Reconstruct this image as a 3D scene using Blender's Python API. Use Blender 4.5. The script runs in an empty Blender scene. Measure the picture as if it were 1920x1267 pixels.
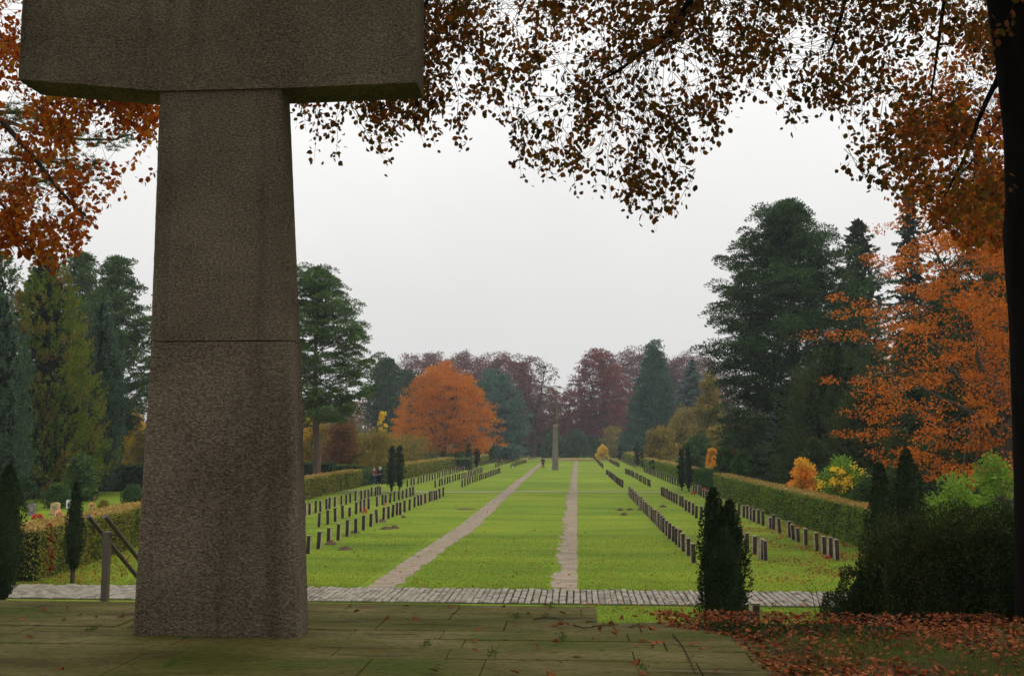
import bpy, math
import numpy as np
from mathutils import Matrix, Vector
scene = bpy.context.scene
COL = scene.collection
R = math.radians
EYE = 4.2          # eye height above the lawn
TZ = 2.6           # terrace level
FPX = 1867.0
PITCH = math.atan(191.5 / FPX)
YAW = math.atan(123 * math.cos(PITCH) / FPX)

# ------------------------------------------------------------------ camera
cd = bpy.data.cameras.new('camera'); cam = bpy.data.objects.new('camera', cd); COL.objects.link(cam)
cd.lens = FPX / 1920 * 36; cd.sensor_width = 36; cd.clip_end = 4000; cd.clip_start = 0.1
cam.location = (0, 0, EYE); cam.rotation_euler = (math.pi / 2 + PITCH, 0, YAW)
scene.camera = cam
scene.view_settings.view_transform = 'Standard'; scene.view_settings.look = 'None'
scene.view_settings.exposure = 0.0; scene.view_settings.gamma = 1.0
ROT = np.array(cam.rotation_euler.to_matrix())

# ------------------------------------------------------------------ sky
SUN_EL, SUN_AZ = 36.0, 82.0     # azimuth from +Y towards +X
w = bpy.data.worlds.new('World'); scene.world = w; w.use_nodes = True
nt = w.node_tree; nt.nodes.clear()
N = nt.nodes.new; L = nt.links.new
out = N('ShaderNodeOutputWorld'); bg = N('ShaderNodeBackground'); bg.inputs['Strength'].default_value = 1.0
sky = N('ShaderNodeTexSky'); sky.sky_type = 'NISHITA'; sky.sun_disc = False
sky.sun_elevation = R(SUN_EL); sky.sun_rotation = R(SUN_AZ); sky.dust_density = 4; sky.ozone_density = 1
skm = N('ShaderNodeVectorMath'); skm.operation = 'SCALE'; skm.inputs['Scale'].default_value = 0.05
L(sky.outputs[0], skm.inputs[0])
tc = N('ShaderNodeTexCoord'); sx = N('ShaderNodeSeparateXYZ'); L(tc.outputs['Generated'], sx.inputs[0])
mr = N('ShaderNodeValToRGB'); L(sx.outputs['Z'], mr.inputs[0])
cr = mr.color_ramp
cr.elements[0].position = 0.0; cr.elements[0].color = (.275, .271, .264, 1)
cr.elements[1].position = 1.0; cr.elements[1].color = (1, .99, .97, 1)
for p, c in ((.14, (.315, .311, .305, 1)), (.40, (.43, .426, .418, 1)), (.6, (.60, .595, .58, 1))):
    e = cr.elements.new(p); e.color = c
nz = N('ShaderNodeTexNoise'); nz.inputs['Scale'].default_value = 2.6; nz.inputs['Detail'].default_value = 5
L(tc.outputs['Generated'], nz.inputs['Vector'])
mp = N('ShaderNodeMapRange'); mp.inputs['To Min'].default_value = 2.40; mp.inputs['To Max'].default_value = 2.95
L(nz.outputs['Fac'], mp.inputs['Value'])
sc = N('ShaderNodeVectorMath'); sc.operation = 'SCALE'; L(mr.outputs[0], sc.inputs[0]); L(mp.outputs[0], sc.inputs['Scale'])
ad = N('ShaderNodeMix'); ad.data_type = 'RGBA'; ad.inputs[0].default_value = 0.06
L(sc.outputs[0], ad.inputs[6]); L(skm.outputs[0], ad.inputs[7])
L(ad.outputs[2], bg.inputs['Color']); L(bg.outputs[0], out.inputs['Surface'])

# ------------------------------------------------------------------ sun through thin cloud
sl = bpy.data.lights.new('sun', 'SUN'); sl.energy = 1.5; sl.angle = R(10); sl.color = (1, .90, .74)
so = bpy.data.objects.new('sun', sl); COL.objects.link(so)
sd = Vector((math.sin(R(SUN_AZ)) * math.cos(R(SUN_EL)), math.cos(R(SUN_AZ)) * math.cos(R(SUN_EL)), math.sin(R(SUN_EL))))
so.rotation_euler = sd.to_track_quat('Z', 'Y').to_euler(); so.location = (20, 20, 40)

# ------------------------------------------------------------------ helpers
def ray(px, py):
    return ROT @ np.array([(px - 960) / FPX, -(py - 633.5) / FPX, -1.0])
def atY(px, py, Y):
    d = ray(px, py); return np.array([0, 0, EYE]) + d * (Y / d[1])
def G(px, py, z=0.0):
    d = ray(px, py); return np.array([0, 0, EYE]) + d * ((z - EYE) / d[2])

def tag(o, label=None, cat=None, group=None, kind=None):
    if label: o['label'] = label
    if cat: o['category'] = cat
    if group: o['group'] = group
    if kind: o['kind'] = kind
    return o
def empty(name, loc, label=None, cat=None, group=None):
    o = bpy.data.objects.new(name, None); COL.objects.link(o); o.location = tuple(loc); o.empty_display_size = .3
    return tag(o, label, cat, group)

class Geo:
    """collects quads (and their material slots)"""
    def __init__(s): s.v = []; s.f = []; s.m = []; s.n = 0
    def add(s, v, f, m=0):
        v = np.asarray(v, float).reshape(-1, 3); f = np.asarray(f, int).reshape(-1, 4)
        s.v.append(v); s.f.append(f + s.n); s.m.append(np.full(len(f), m)); s.n += len(v)
    def box(s, lo, hi, m=0, bev=0.0, rz=0.0, c=None):
        x0, y0, z0 = lo; x1, y1, z1 = hi
        if bev <= 0:
            v = [(x0,y0,z0),(x1,y0,z0),(x1,y1,z0),(x0,y1,z0),(x0,y0,z1),(x1,y0,z1),(x1,y1,z1),(x0,y1,z1)]
            f = [(0,3,2,1),(4,5,6,7),(0,1,5,4),(1,2,6,5),(2,3,7,6),(3,0,4,7)]
        else:
            b = bev
            v = [(x0,y0,z0),(x1,y0,z0),(x1,y1,z0),(x0,y1,z0),(x0,y0,z1-b),(x1,y0,z1-b),(x1,y1,z1-b),(x0,y1,z1-b),
                 (x0+b,y0+b,z1),(x1-b,y0+b,z1),(x1-b,y1-b,z1),(x0+b,y1-b,z1)]
            f = [(0,3,2,1),(0,1,5,4),(1,2,6,5),(2,3,7,6),(3,0,4,7),(4,5,9,8),(5,6,10,9),(6,7,11,10),(7,4,8,11),(8,9,10,11)]
        v = np.array(v, float)
        if rz:
            cc = np.array(c if c is not None else ((x0+x1)/2,(y0+y1)/2,0)); v2 = v - cc
            v = np.c_[v2[:,0]*math.cos(rz)-v2[:,1]*math.sin(rz), v2[:,0]*math.sin(rz)+v2[:,1]*math.cos(rz), v2[:,2]] + cc
        s.add(v, f, m)
    def tube(s, pts, rad, sides=6, m=0, cap=False):
        pts = np.asarray(pts, float); n = len(pts); rad = np.broadcast_to(np.asarray(rad, float), (n,))
        t = np.gradient(pts, axis=0); t /= np.linalg.norm(t, axis=1)[:, None] + 1e-9
        up = np.where(np.abs(t[:, 2:3]) > .9, np.array([[1., 0, 0]]), np.array([[0, 0, 1.]]))
        if abs(t[:, 2]).mean() > .7: up = np.array([[1., 0, 0]]).repeat(n, 0)
        else: up = np.array([[0., 0.05, 1.]]).repeat(n, 0)
        a = np.cross(t, up); a /= np.linalg.norm(a, axis=1)[:, None] + 1e-9
        b = np.cross(t, a)
        th = np.arange(sides) * 2 * math.pi / sides
        v = pts[:, None, :] + rad[:, None, None] * (np.cos(th)[None, :, None] * a[:, None, :] + np.sin(th)[None, :, None] * b[:, None, :])
        i = np.arange(n - 1)[:, None] * sides; j = np.arange(sides)[None, :]; jn = (j + 1) % sides
        f = np.stack([i + j, i + jn, i + sides + jn, i + sides + j], -1).reshape(-1, 4)
        s.add(v.reshape(-1, 3), f, m)
        if cap:
            for k in (0, n - 1):
                c = pts[k]; vv = np.vstack([v[k], c]); ff = [(q, (q+1) % sides, (q+1) % sides, sides) for q in range(sides)]
                # fan as degenerate-free quads over pairs
                ff = [(q, (q+1) % sides, (q+2) % sides, sides) for q in range(0, sides, 2)]
                s.add(vv, ff, m)
    def build(s, name, mats, parent=None, smooth=False, loc=None):
        me = bpy.data.meshes.new(name)
        v = np.concatenate(s.v); f = np.concatenate(s.f)
        if loc is not None: v = v - np.asarray(loc, float)
        if parent is not None: v = v - np.array(parent_world(parent))
        me.vertices.add(len(v)); me.vertices.foreach_set('co', v.ravel())
        me.loops.add(len(f) * 4); me.loops.foreach_set('vertex_index', f.ravel().astype(np.int32))
        me.polygons.add(len(f)); me.polygons.foreach_set('loop_start', np.arange(0, len(f) * 4, 4, dtype=np.int32))
        try: me.polygons.foreach_set('loop_total', np.full(len(f), 4, dtype=np.int32))
        except Exception: pass
        me.polygons.foreach_set('use_smooth', np.full(len(f), smooth))
        for mt in (mats if isinstance(mats, (list, tuple)) else [mats]): me.materials.append(mt)
        me.polygons.foreach_set('material_index', np.concatenate(s.m).astype(np.int32))
        me.update(calc_edges=True)
        o = bpy.data.objects.new(name, me); COL.objects.link(o)
        if loc is not None: o.location = tuple(loc)
        if parent is not None: o.parent = parent
        return o
def parent_world(p):
    v = np.zeros(3)
    while p is not None: v = v + np.array(p.location); p = p.parent
    return v
def dup(o, parent=None):
    c = o.copy(); COL.objects.link(c); c.parent = parent
    for ch in list(o.children): dup(ch, c)
    return c
def unit(a): return a / (np.linalg.norm(a, axis=-1, keepdims=True) + 1e-9)
def cards(g, C, A, s, wr=.5, rs=None, m=0, B=None):
    """diamond leaves: C start, A axis, s length, wr width/length"""
    n = len(C); A = unit(A); s = np.broadcast_to(np.asarray(s, float), (n,))[:, None]
    if B is None: B = rs.normal(size=(n, 3))
    B = unit(np.cross(A, B))
    v = np.stack([C, C + A * s * .45 + B * s * wr * .5, C + A * s, C + A * s * .45 - B * s * wr * .5], 1)
    g.add(v.reshape(-1, 3), np.arange(n * 4).reshape(-1, 4), m)
def fleaves(g, C, A, s, wr, rs, m=0, fold=.25, flat=None):
    """folded two-sided oval leaves with six-point outline"""
    n = len(C); A = unit(A); s = np.broadcast_to(np.asarray(s, float), (n,))[:, None]
    nn = rs.normal(size=(n, 3)) if flat is None else flat + rs.normal(size=(n, 3)) * .25
    B = unit(np.cross(A, nn)); U = np.cross(A, B)
    w = s * wr * .5; up = U * w * (fold * rs.uniform(-1, 1.6, (n, 1)))
    curl = U * s * rs.uniform(-.2, .2, (n, 1))
    p = [C, C + A*s*.22 + B*w*.8 + up, C + A*s*.62 + B*w + up, C + A*s + curl, C + A*s*.62 - B*w + up, C + A*s*.22 - B*w*.8 + up]
    v = np.stack(p, 1).reshape(-1, 3)
    b = np.arange(n)[:, None] * 6
    g.add(v, np.concatenate([b + np.array([[0, 1, 2, 3]]), b + np.array([[0, 3, 4, 5]])]), m)

# ------------------------------------------------------------------ materials
def newmat(name):
    m = bpy.data.materials.new(name); m.use_nodes = True; t = m.node_tree; t.nodes.clear()
    o = t.nodes.new('ShaderNodeOutputMaterial'); return m, t, o
def ramp(t, cols, pos=None):
    r = t.nodes.new('ShaderNodeValToRGB'); e = r.color_ramp.elements
    pos = pos or [i / (len(cols) - 1) for i in range(len(cols))]
    while len(e) < len(cols): e.new(.5)
    for k, (p, c) in enumerate(zip(pos, cols)): e[k].position = p; e[k].color = (*c, 1)
    return r
def leafmat(name, cols, trans=.3, scale=.5, rough=.75, nmix=.5, spec=.06):
    """per-leaf colour variation plus patches of slow variation"""
    m, t, o = newmat(name); n = t.nodes.new; l = t.links.new
    gi = n('ShaderNodeNewGeometry'); tcx = n('ShaderNodeTexCoord'); nz = n('ShaderNodeTexNoise')
    nz.inputs['Scale'].default_value = scale; nz.inputs['Detail'].default_value = 2
    l(tcx.outputs['Object'], nz.inputs['Vector'])
    mrn = n('ShaderNodeMapRange'); mrn.inputs['From Min'].default_value = .3; mrn.inputs['From Max'].default_value = .7
    l(nz.outputs['Fac'], mrn.inputs['Value'])
    mx = n('ShaderNodeMix'); mx.inputs[0].default_value = nmix
    l(gi.outputs['Random Per Island'], mx.inputs[2]); l(mrn.outputs[0], mx.inputs[3])
    r = ramp(t, cols); l(mx.outputs[0], r.inputs[0])
    d = n('ShaderNodeBsdfPrincipled'); d.inputs['Roughness'].default_value = rough
    d.inputs['Specular IOR Level'].default_value = spec
    l(r.outputs[0], d.inputs['Base Color'])
    if trans > 0:
        tr = n('ShaderNodeBsdfTranslucent'); l(r.outputs[0], tr.inputs['Color'])
        ms = n('ShaderNodeMixShader'); ms.inputs[0].default_value = trans
        l(d.outputs[0], ms.inputs[1]); l(tr.outputs[0], ms.inputs[2]); l(ms.outputs[0], o.inputs['Surface'])
    else: l(d.outputs[0], o.inputs['Surface'])
    return m
def noisemat(name, cols, scale, detail=6, rough=.9, bump=0.0, bscale=None, stretch=(1, 1, 1), pos=None, spec=.03, coord='Object', extra=None):
    m, t, o = newmat(name); n = t.nodes.new; l = t.links.new
    tcx = n('ShaderNodeTexCoord'); mpp = n('ShaderNodeMapping'); mpp.inputs['Scale'].default_value = stretch
    l(tcx.outputs[coord], mpp.inputs[0])
    nz = n('ShaderNodeTexNoise'); nz.inputs['Scale'].default_value = scale; nz.inputs['Detail'].default_value = detail
    nz.inputs['Roughness'].default_value = .6
    l(mpp.outputs[0], nz.inputs['Vector'])
    r = ramp(t, cols, pos or [.3 + .4 * i / (len(cols) - 1) for i in range(len(cols))]); l(nz.outputs['Fac'], r.inputs[0])
    d = n('ShaderNodeBsdfPrincipled'); d.inputs['Roughness'].default_value = rough; d.inputs['Specular IOR Level'].default_value = spec
    col = r.outputs[0]
    if extra:
        for (c, sc2, lo, hi, st) in extra:
            mp2 = n('ShaderNodeMapping'); mp2.inputs['Scale'].default_value = st; l(tcx.outputs[coord], mp2.inputs[0])
            n2 = n('ShaderNodeTexNoise'); n2.inputs['Scale'].default_value = sc2; n2.inputs['Detail'].default_value = 5; l(mp2.outputs[0], n2.inputs['Vector'])
            r2 = n('ShaderNodeMapRange'); r2.inputs['From Min'].default_value = lo; r2.inputs['From Max'].default_value = hi; l(n2.outputs['Fac'], r2.inputs['Value'])
            mxx = n('ShaderNodeMix'); mxx.data_type = 'RGBA'; l(r2.outputs[0], mxx.inputs[0]); l(col, mxx.inputs[6]); mxx.inputs[7].default_value = (*c, 1); col = mxx.outputs[2]
    l(col, d.inputs['Base Color'])
    if bump:
        nb = n('ShaderNodeTexNoise'); nb.inputs['Scale'].default_value = bscale or scale; nb.inputs['Detail'].default_value = 4; l(mpp.outputs[0], nb.inputs['Vector'])
        b = n('ShaderNodeBump'); b.inputs['Strength'].default_value = 1; b.inputs['Distance'].default_value = bump
        l(nb.outputs['Fac'], b.inputs['Height']); l(b.outputs[0], d.inputs['Normal'])
    l(d.outputs[0], o.inputs['Surface'])
    return m

M = {}
M['bark'] = noisemat('bark', [(.02,.016,.012), (.06,.047,.036)], 6, bump=.02, stretch=(3,3,.5))
M['bark_black'] = noisemat('bark_dark', [(.003,.0027,.002), (.009,.0075,.006)], 5, bump=.015, stretch=(3,3,.6))
M['bark_pine'] = noisemat('bark_pine', [(.05,.033,.026), (.13,.09,.07)], 3, bump=.03, stretch=(3,3,.7))
M['bark_grey'] = noisemat('bark_grey', [(.035,.03,.024), (.09,.08,.062)], 4, bump=.02, stretch=(3,3,.6))
M['twig'] = noisemat('twig', [(.03,.02,.014), (.05,.036,.026)], 20)
M['fore_leaf'] = leafmat('copper_beech_leaf', [(.012,.018,.004), (.05,.022,.004), (.14,.045,.006), (.07,.06,.009), (.30,.085,.008), (.04,.04,.006)], .5, 1.3, nmix=.4)
M['orange_leaf'] = leafmat('orange_beech_leaf', [(.05,.012,.003), (.22,.045,.005), (.42,.10,.008), (.16,.028,.004), (.46,.20,.014), (.06,.045,.008)], .5, 1.4, nmix=.4)
M['maple_leaf'] = leafmat('orange_maple_leaf', [(.10,.027,.004), (.34,.085,.010), (.55,.16,.014), (.25,.06,.008), (.58,.24,.02)], .42, .9)
M['fiery'] = leafmat('fiery_leaf', [(.20,.045,.006), (.42,.12,.009), (.52,.19,.012), (.32,.07,.008)], .35, .5)
M['purple'] = leafmat('purple_beech_leaf', [(.035,.017,.015), (.10,.038,.034), (.165,.062,.048), (.07,.027,.023)], .25, .3)
M['purple_red'] = leafmat('red_beech_leaf', [(.035,.015,.013), (.115,.034,.030), (.21,.052,.040), (.08,.027,.022)], .25, .25)
M['rust'] = leafmat('rust_leaf', [(.07,.035,.014), (.17,.075,.024), (.12,.06,.018), (.24,.12,.03)], .3, .3)
M['pine'] = leafmat('pine_needle', [(.010,.026,.006), (.035,.072,.016), (.09,.145,.032), (.028,.05,.014)], .12, 1.1)
M['pine_dark'] = leafmat('dark_pine_needle', [(.006,.018,.007), (.018,.042,.014), (.058,.10,.030), (.012,.026,.010)], .08, 1.)
M['spruce'] = leafmat('spruce_needle', [(.010,.022,.008), (.030,.055,.014), (.065,.088,.025), (.05,.05,.018)], .12, .8)
M['blue_spruce'] = leafmat('blue_spruce_needle', [(.035,.06,.058), (.065,.105,.10), (.11,.16,.155)], .1, .6)
M['bluegreen'] = leafmat('blue_green_cypress', [(.018,.040,.022), (.050,.088,.050), (.11,.16,.10)], .12, 1.3)
M['cedar'] = leafmat('cedar_needle', [(.03,.065,.05), (.07,.12,.095), (.12,.18,.14)], .12, .3)
M['conifer_green'] = leafmat('mid_conifer_needle', [(.012,.036,.02), (.03,.075,.038), (.06,.115,.05)], .1, .3)
M['thuja'] = leafmat('thuja_spray', [(.012,.036,.004), (.055,.105,.008), (.15,.20,.012), (.16,.10,.015), (.30,.13,.028)], .18, .55, nmix=.62)
M['yew'] = leafmat('yew_needle', [(.004,.009,.003), (.013,.026,.007), (.040,.062,.015)], .05, 4.)
M['yew_far'] = leafmat('far_yew_needle', [(.006,.018,.009), (.014,.036,.016), (.024,.054,.022)], .08, .8)
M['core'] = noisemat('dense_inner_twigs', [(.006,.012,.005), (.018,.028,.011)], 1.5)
M['hedge_side'] = leafmat('hedge_side_leaf', [(.06,.105,.013), (.10,.155,.018), (.145,.195,.026), (.12,.145,.026)], .2, .5, nmix=.4)
M['hedge_warm'] = leafmat('hedge_warm_leaf', [(.07,.10,.018), (.13,.15,.022), (.20,.19,.03), (.17,.12,.03)], .2, .5, nmix=.55)
M['hedge_top'] = leafmat('hedge_trimmed_top', [(.22,.13,.04), (.34,.20,.06), (.26,.20,.05), (.42,.25,.09)], .1, 1.)
M['hedge_dark'] = leafmat('dark_hedge_leaf', [(.007,.014,.005), (.020,.036,.009), (.046,.062,.016), (.06,.034,.018)], .12, 2.2, nmix=.5)
M['hedge_green'] = leafmat('green_hedge_leaf', [(.02,.05,.012), (.045,.09,.018), (.07,.13,.022)], .2, .7)
M['shrub_green'] = leafmat('green_shrub_leaf', [(.02,.045,.012), (.045,.085,.02), (.08,.13,.03)], .25, .7)
M['shrub_light'] = leafmat('light_green_leaf', [(.06,.13,.015), (.13,.23,.025), (.24,.34,.04)], .4, .8)
M['yellow'] = leafmat('yellow_leaf', [(.45,.28,.015), (.78,.50,.03), (.62,.46,.03), (.28,.26,.03)], .4, .6)
M['ochre'] = leafmat('ochre_leaf', [(.05,.06,.014), (.14,.13,.025), (.30,.20,.03), (.10,.11,.025), (.42,.17,.025)], .3, .9, nmix=.4)
M['redshrub'] = leafmat('red_shrub_leaf', [(.16,.015,.015), (.30,.03,.025), (.22,.06,.03)], .3, .8)
M['orange_shrub'] = leafmat('orange_shrub_leaf', [(.55,.10,.02), (.75,.26,.03), (.65,.42,.04), (.30,.30,.04)], .4, 1.2)
M['litter'] = leafmat('fallen_leaf', [(.035,.013,.006), (.10,.024,.009), (.24,.05,.013), (.075,.032,.013), (.34,.10,.028), (.045,.02,.011), (.24,.14,.07)], .12, 2.0, rough=.7, nmix=.25)
M['grass_dim'] = leafmat('bank_grass_blade', [(.03,.045,.010), (.06,.085,.015), (.09,.11,.022), (.08,.07,.022)], .25, 1.5)
M['grass_lawn'] = leafmat('lawn_blade', [(.045,.078,.005), (.082,.124,.007), (.122,.160,.012)], .3, .3, nmix=.6)
M['ivy'] = leafmat('ground_cover_leaf', [(.012,.022,.006), (.03,.045,.012), (.05,.06,.02)], .15, 2.)

exec_order = None
# ================================================================== GROUND
def lawn_material():
    m, t, o = newmat('lawn_grass'); n = t.nodes.new; l = t.links.new
    tcx = n('ShaderNodeTexCoord')
    n1 = n('ShaderNodeTexNoise'); n1.inputs['Scale'].default_value = .09; n1.inputs['Detail'].default_value = 5; l(tcx.outputs['Object'], n1.inputs['Vector'])
    mpp = n('ShaderNodeMapping'); mpp.inputs['Scale'].default_value = (.16, .8, 1); l(tcx.outputs['Object'], mpp.inputs[0])
    n2 = n('ShaderNodeTexNoise'); n2.inputs['Scale'].default_value = .55; n2.inputs['Detail'].default_value = 6; n2.inputs['Roughness'].default_value = .65; l(mpp.outputs[0], n2.inputs['Vector'])
    n3 = n('ShaderNodeTexNoise'); n3.inputs['Scale'].default_value = 14; n3.inputs['Detail'].default_value = 6; n3.inputs['Roughness'].default_value = .75; l(tcx.outputs['Object'], n3.inputs['Vector'])
    a = n('ShaderNodeMix'); a.inputs[0].default_value = .62; l(n1.outputs['Fac'], a.inputs[2]); l(n2.outputs['Fac'], a.inputs[3])
    b = n('ShaderNodeMix'); b.inputs[0].default_value = .38; l(a.outputs[0], b.inputs[2]); l(n3.outputs['Fac'], b.inputs[3])
    r = ramp(t, [(.036,.068,.003), (.078,.126,.004), (.120,.166,.005), (.18,.18,.014)], [.39,.46,.54,.64]); l(b.outputs[0], r.inputs[0])
    d = n('ShaderNodeBsdfPrincipled'); d.inputs['Roughness'].default_value = .9; d.inputs['Specular IOR Level'].default_value = .1
    l(r.outputs[0], d.inputs['Base Color'])
    bp = n('ShaderNodeBump'); bp.inputs['Distance'].default_value = .05; l(n3.outputs['Fac'], bp.inputs['Height']); l(bp.outputs[0], d.inputs['Normal'])
    l(d.outputs[0], o.inputs['Surface']); return m
M['lawn'] = lawn_material()
M['soil'] = noisemat('soil', [(.04,.028,.018), (.09,.06,.04)], 8, bump=.03)
M['rough'] = noisemat('rough_grass', [(.03,.05,.012), (.07,.10,.02), (.10,.12,.03)], .8, bump=.05, bscale=9)

g = Geo(); g.add([(-700,-300,-.12),(700,-300,-.12),(700,1500,-.12),(-700,1500,-.12)], [(0,1,2,3)])
tag(g.build('ground', M['rough']), kind='structure')

def wob(x, s=0):   # cheap smooth 1-D noise
    return (np.sin(x*1.7+s)+np.sin(x*3.1+s*2.3)*.6+np.sin(x*6.3+s*1.1)*.35+np.sin(x*13.7+s*3.7)*.2)/2.15
# lawn between the hedges: gently uneven sheet
def lawn_z(x, y): return (.03*np.sin(x*.35+y*.11)+.03*np.sin(x*.21-y*.17+1.3))*np.clip((y-29)/8, 0, 1)
def gridmesh(xs, ys, zf, name, mat, loc=None, **kw):
    X, Y = np.meshgrid(xs, ys); Z = zf(X, Y); nx, ny = len(xs), len(ys)
    v = np.stack([X, Y, Z], -1).reshape(-1, 3)
    i = np.arange(ny-1)[:, None]*nx; j = np.arange(nx-1)[None, :]
    f = np.stack([i+j, i+j+1, i+nx+j+1, i+nx+j], -1).reshape(-1, 4)
    g = Geo(); g.add(v, f); return g.build(name, mat, smooth=True, **kw)
ysl = np.r_[np.arange(11, 60, .5), np.arange(60, 320, 2.)]
tag(gridmesh(np.arange(-90, 60.1, 1.), ysl, lambda x, y: lawn_z(x, y)+.03, 'lawn', M['lawn']), kind='structure')

# lawn paths (sheets following the lawn, ragged where grass has grown over)
M['path'] = noisemat('worn_path', [(.11,.085,.062), (.175,.14,.105), (.24,.20,.155)], 3.2, bump=.01, bscale=12, stretch=(.35,1.6,1), extra=[((.12,.14,.05), 2.2, .58, .72, (1,.6,1))])
def path_sheet(name, xl, xr, y0, y1, ragl, ragr, seed):
    ys = np.arange(y0, y1, .12); 
    def rag(s, a):
        blk = np.floor(ys/ (.7)); rr = np.random.RandomState(s); tab = rr.rand(4000)
        return a*(tab[blk.astype(int)%4000]**2) + a*.25*wob(ys*2, s)
    XL = np.interp(ys, *xl) + rag(seed, ragl); XR = np.interp(ys, *xr) - rag(seed+7, ragr)
    k = 5; T = np.linspace(0, 1, k)
    X = XL[:, None]*(1-T)+XR[:, None]*T; Y = np.repeat(ys[:, None], k, 1)
    Z = lawn_z(X, Y)+.030+.008
    v = np.stack([X, Y, Z], -1).reshape(-1, 3); i = np.arange(len(ys)-1)[:, None]*k; j = np.arange(k-1)[None, :]
    g = Geo(); g.add(v, np.stack([i+j, i+j+1, i+k+j+1, i+k+j], -1).reshape(-1, 4))
    return tag(g.build(name, M['path'], smooth=True), kind='structure')
def line_x(pts):   # pixel points on the lawn -> (Y list, X list)
    q = sorted([tuple(G(*p)[[1, 0]]) for p in pts]); return [a for a, b in q], [b for a, b in q]
path_sheet('lawn_path', line_x([(688,1102),(860,985),(960,908),(1020,862)]), line_x([(748,1102),(900,985),(978,908),(1026,862)]), 28.4, 205, .06, .18, 3)
path_sheet('lawn_path', line_x([(1032,1102),(1046,1010),(1063,920),(1077,862)]), line_x([(1083,1102),(1083,862)]), 28.4, 215, .36, .04, 11)
g = Geo()
xs = np.arange(-20, 8, .25); n = len(xs); yc = 82 + .012*xs
lo = yc-.65+.12*wob(xs*.8, 2); hi = yc+.65+.12*wob(xs*.7, 5)
v = np.r_[np.c_[xs, lo, lawn_z(xs, lo)+.045], np.c_[xs, hi, lawn_z(xs, hi)+.045]]
g.add(v, [(i, i+1, n+i+1, n+i) for i in range(n-1)])
M['path_grassy'] = noisemat('grassy_path', [(.12,.15,.06), (.22,.21,.13), (.30,.28,.2)], 2, stretch=(.6,3,1))
tag(g.build('cross_path', M['path_grassy']), kind='structure')
# far end strip
g = Geo(); g.add([(-22,206,.05),(16,206,.05),(16,232,.05),(-22,232,.05)], [(0,1,2,3)]); tag(g.build('far_path', noisemat('leafy_gravel', [(.12,.07,.035), (.16,.10,.05), (.09,.10,.03)], .6)), kind='structure')

# cobbled path
M['cobble'] = leafmat('granite_sett', [(.085,.075,.060), (.14,.125,.10), (.20,.18,.148), (.11,.095,.075)], 0, 1.5, rough=.8, nmix=.35)
M['joint'] = noisemat('sett_joint', [(.012,.012,.007), (.03,.032,.012)], 10)
rs = np.random.RandomState(5)
g = Geo(); x = -26.
while x < 17:
    wx = rs.uniform(.15, .19); y = 26.0 + .06*rs.rand(); bend = .05*wob(np.array([x*.6]), 1)[0]
    while y < 28.25:
        ly = rs.uniform(.22, .36)
        a = rs.uniform(-.008, .008, 4); z = .062+rs.uniform(-.006, .006)
        g.box((x+.014+a[0]+bend, y+.014, -.02), (x+wx-.014+a[1]+bend, y+ly-.014+a[2], z+.008), bev=.016)
        y += ly
    x += wx
g.add([(-27,25.97,.036),(17.5,25.97,.036),(17.5,28.42,.036),(-27,28.42,.036)], [(0,1,2,3)], 1)
tag(g.build('cobbled_path', [M['cobble'], M['joint']]), kind='structure')

# terrace: irregular flagstones
def slab_material():
    return noisemat('mossy_sandstone', [(.040,.035,.011), (.074,.065,.020), (.105,.090,.033), (.16,.135,.062)], 1.3, detail=9, rough=.85, bump=.012, bscale=9,
        stretch=(.45, 1.3, 1), extra=[((.045,.060,.008), 1.1, .47, .66, (.6,1.2,1)), ((.12,.10,.055), 3.0, .62, .74, (.25,2.6,1)), ((.018,.012,.009), 2.2, .60, .72, (.3,1.6,1)), ((.02,.018,.007), 24, .52, .75, (.6,1.6,1)), ((.16,.14,.085), 38, .64, .8, (1,1,1))])
M['slab'] = slab_material()
M['moss'] = noisemat('mossy_joint', [(.020,.018,.007), (.035,.042,.012)], 6)
rs = np.random.RandomState(21)
g = Geo(); rows = [9.92]
while rows[-1] > -14: rows.append(rows[-1]-rs.choice([.36,.48,.6,.72,.5]))
for r0 in range(len(rows)-1):
    yh, yl = rows[r0], rows[r0+1]; x = -13-rs.rand(); xe = .17 if yh > 9.3 else 2.6
    while x < xe:
        wx = rs.uniform(.7, 1.6); x2 = min(x+wx, xe)
        if x2-x < .25: x2 = xe
        gp = .0025+.002*rs.rand(); dz = rs.uniform(-.006, .004)
        jy = rs.uniform(-.012, .012); dz = rs.uniform(-.008, .004)
        g.box((x+gp, yl+gp+jy*0, TZ-.12), (x2-gp, yh-gp, TZ+dz), bev=.004)
        if rs.rand() < .14 and yh < 9.2:   # a slab laid in two pieces
            g.box((x+gp+.1, (yl+yh)/2-.006, TZ+dz-.001), (x2-.2, (yl+yh)/2+.006, TZ+dz+.0015), m=1)
        x = x2
g.box((-14.2, -14.6, -.1), (2.4, 9.15, TZ-.022), m=1)
g.box((-14.2, 9.151, -.1), (.16, 9.88, TZ-.022), m=1)
tag(g.build('terrace', [M['slab'], M['moss']]), kind='structure')
# steps down to the cobbles
g = Geo(); ns = 15
for k in range(ns):
    g.box((-9.6, 9.93+k*.27, -.1), (.12, 9.93+(k+1)*.27-.003, TZ-(k+1)*TZ/(ns+1)), bev=.01)
tag(g.build('terrace_steps', M['slab']), kind='structure')

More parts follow.
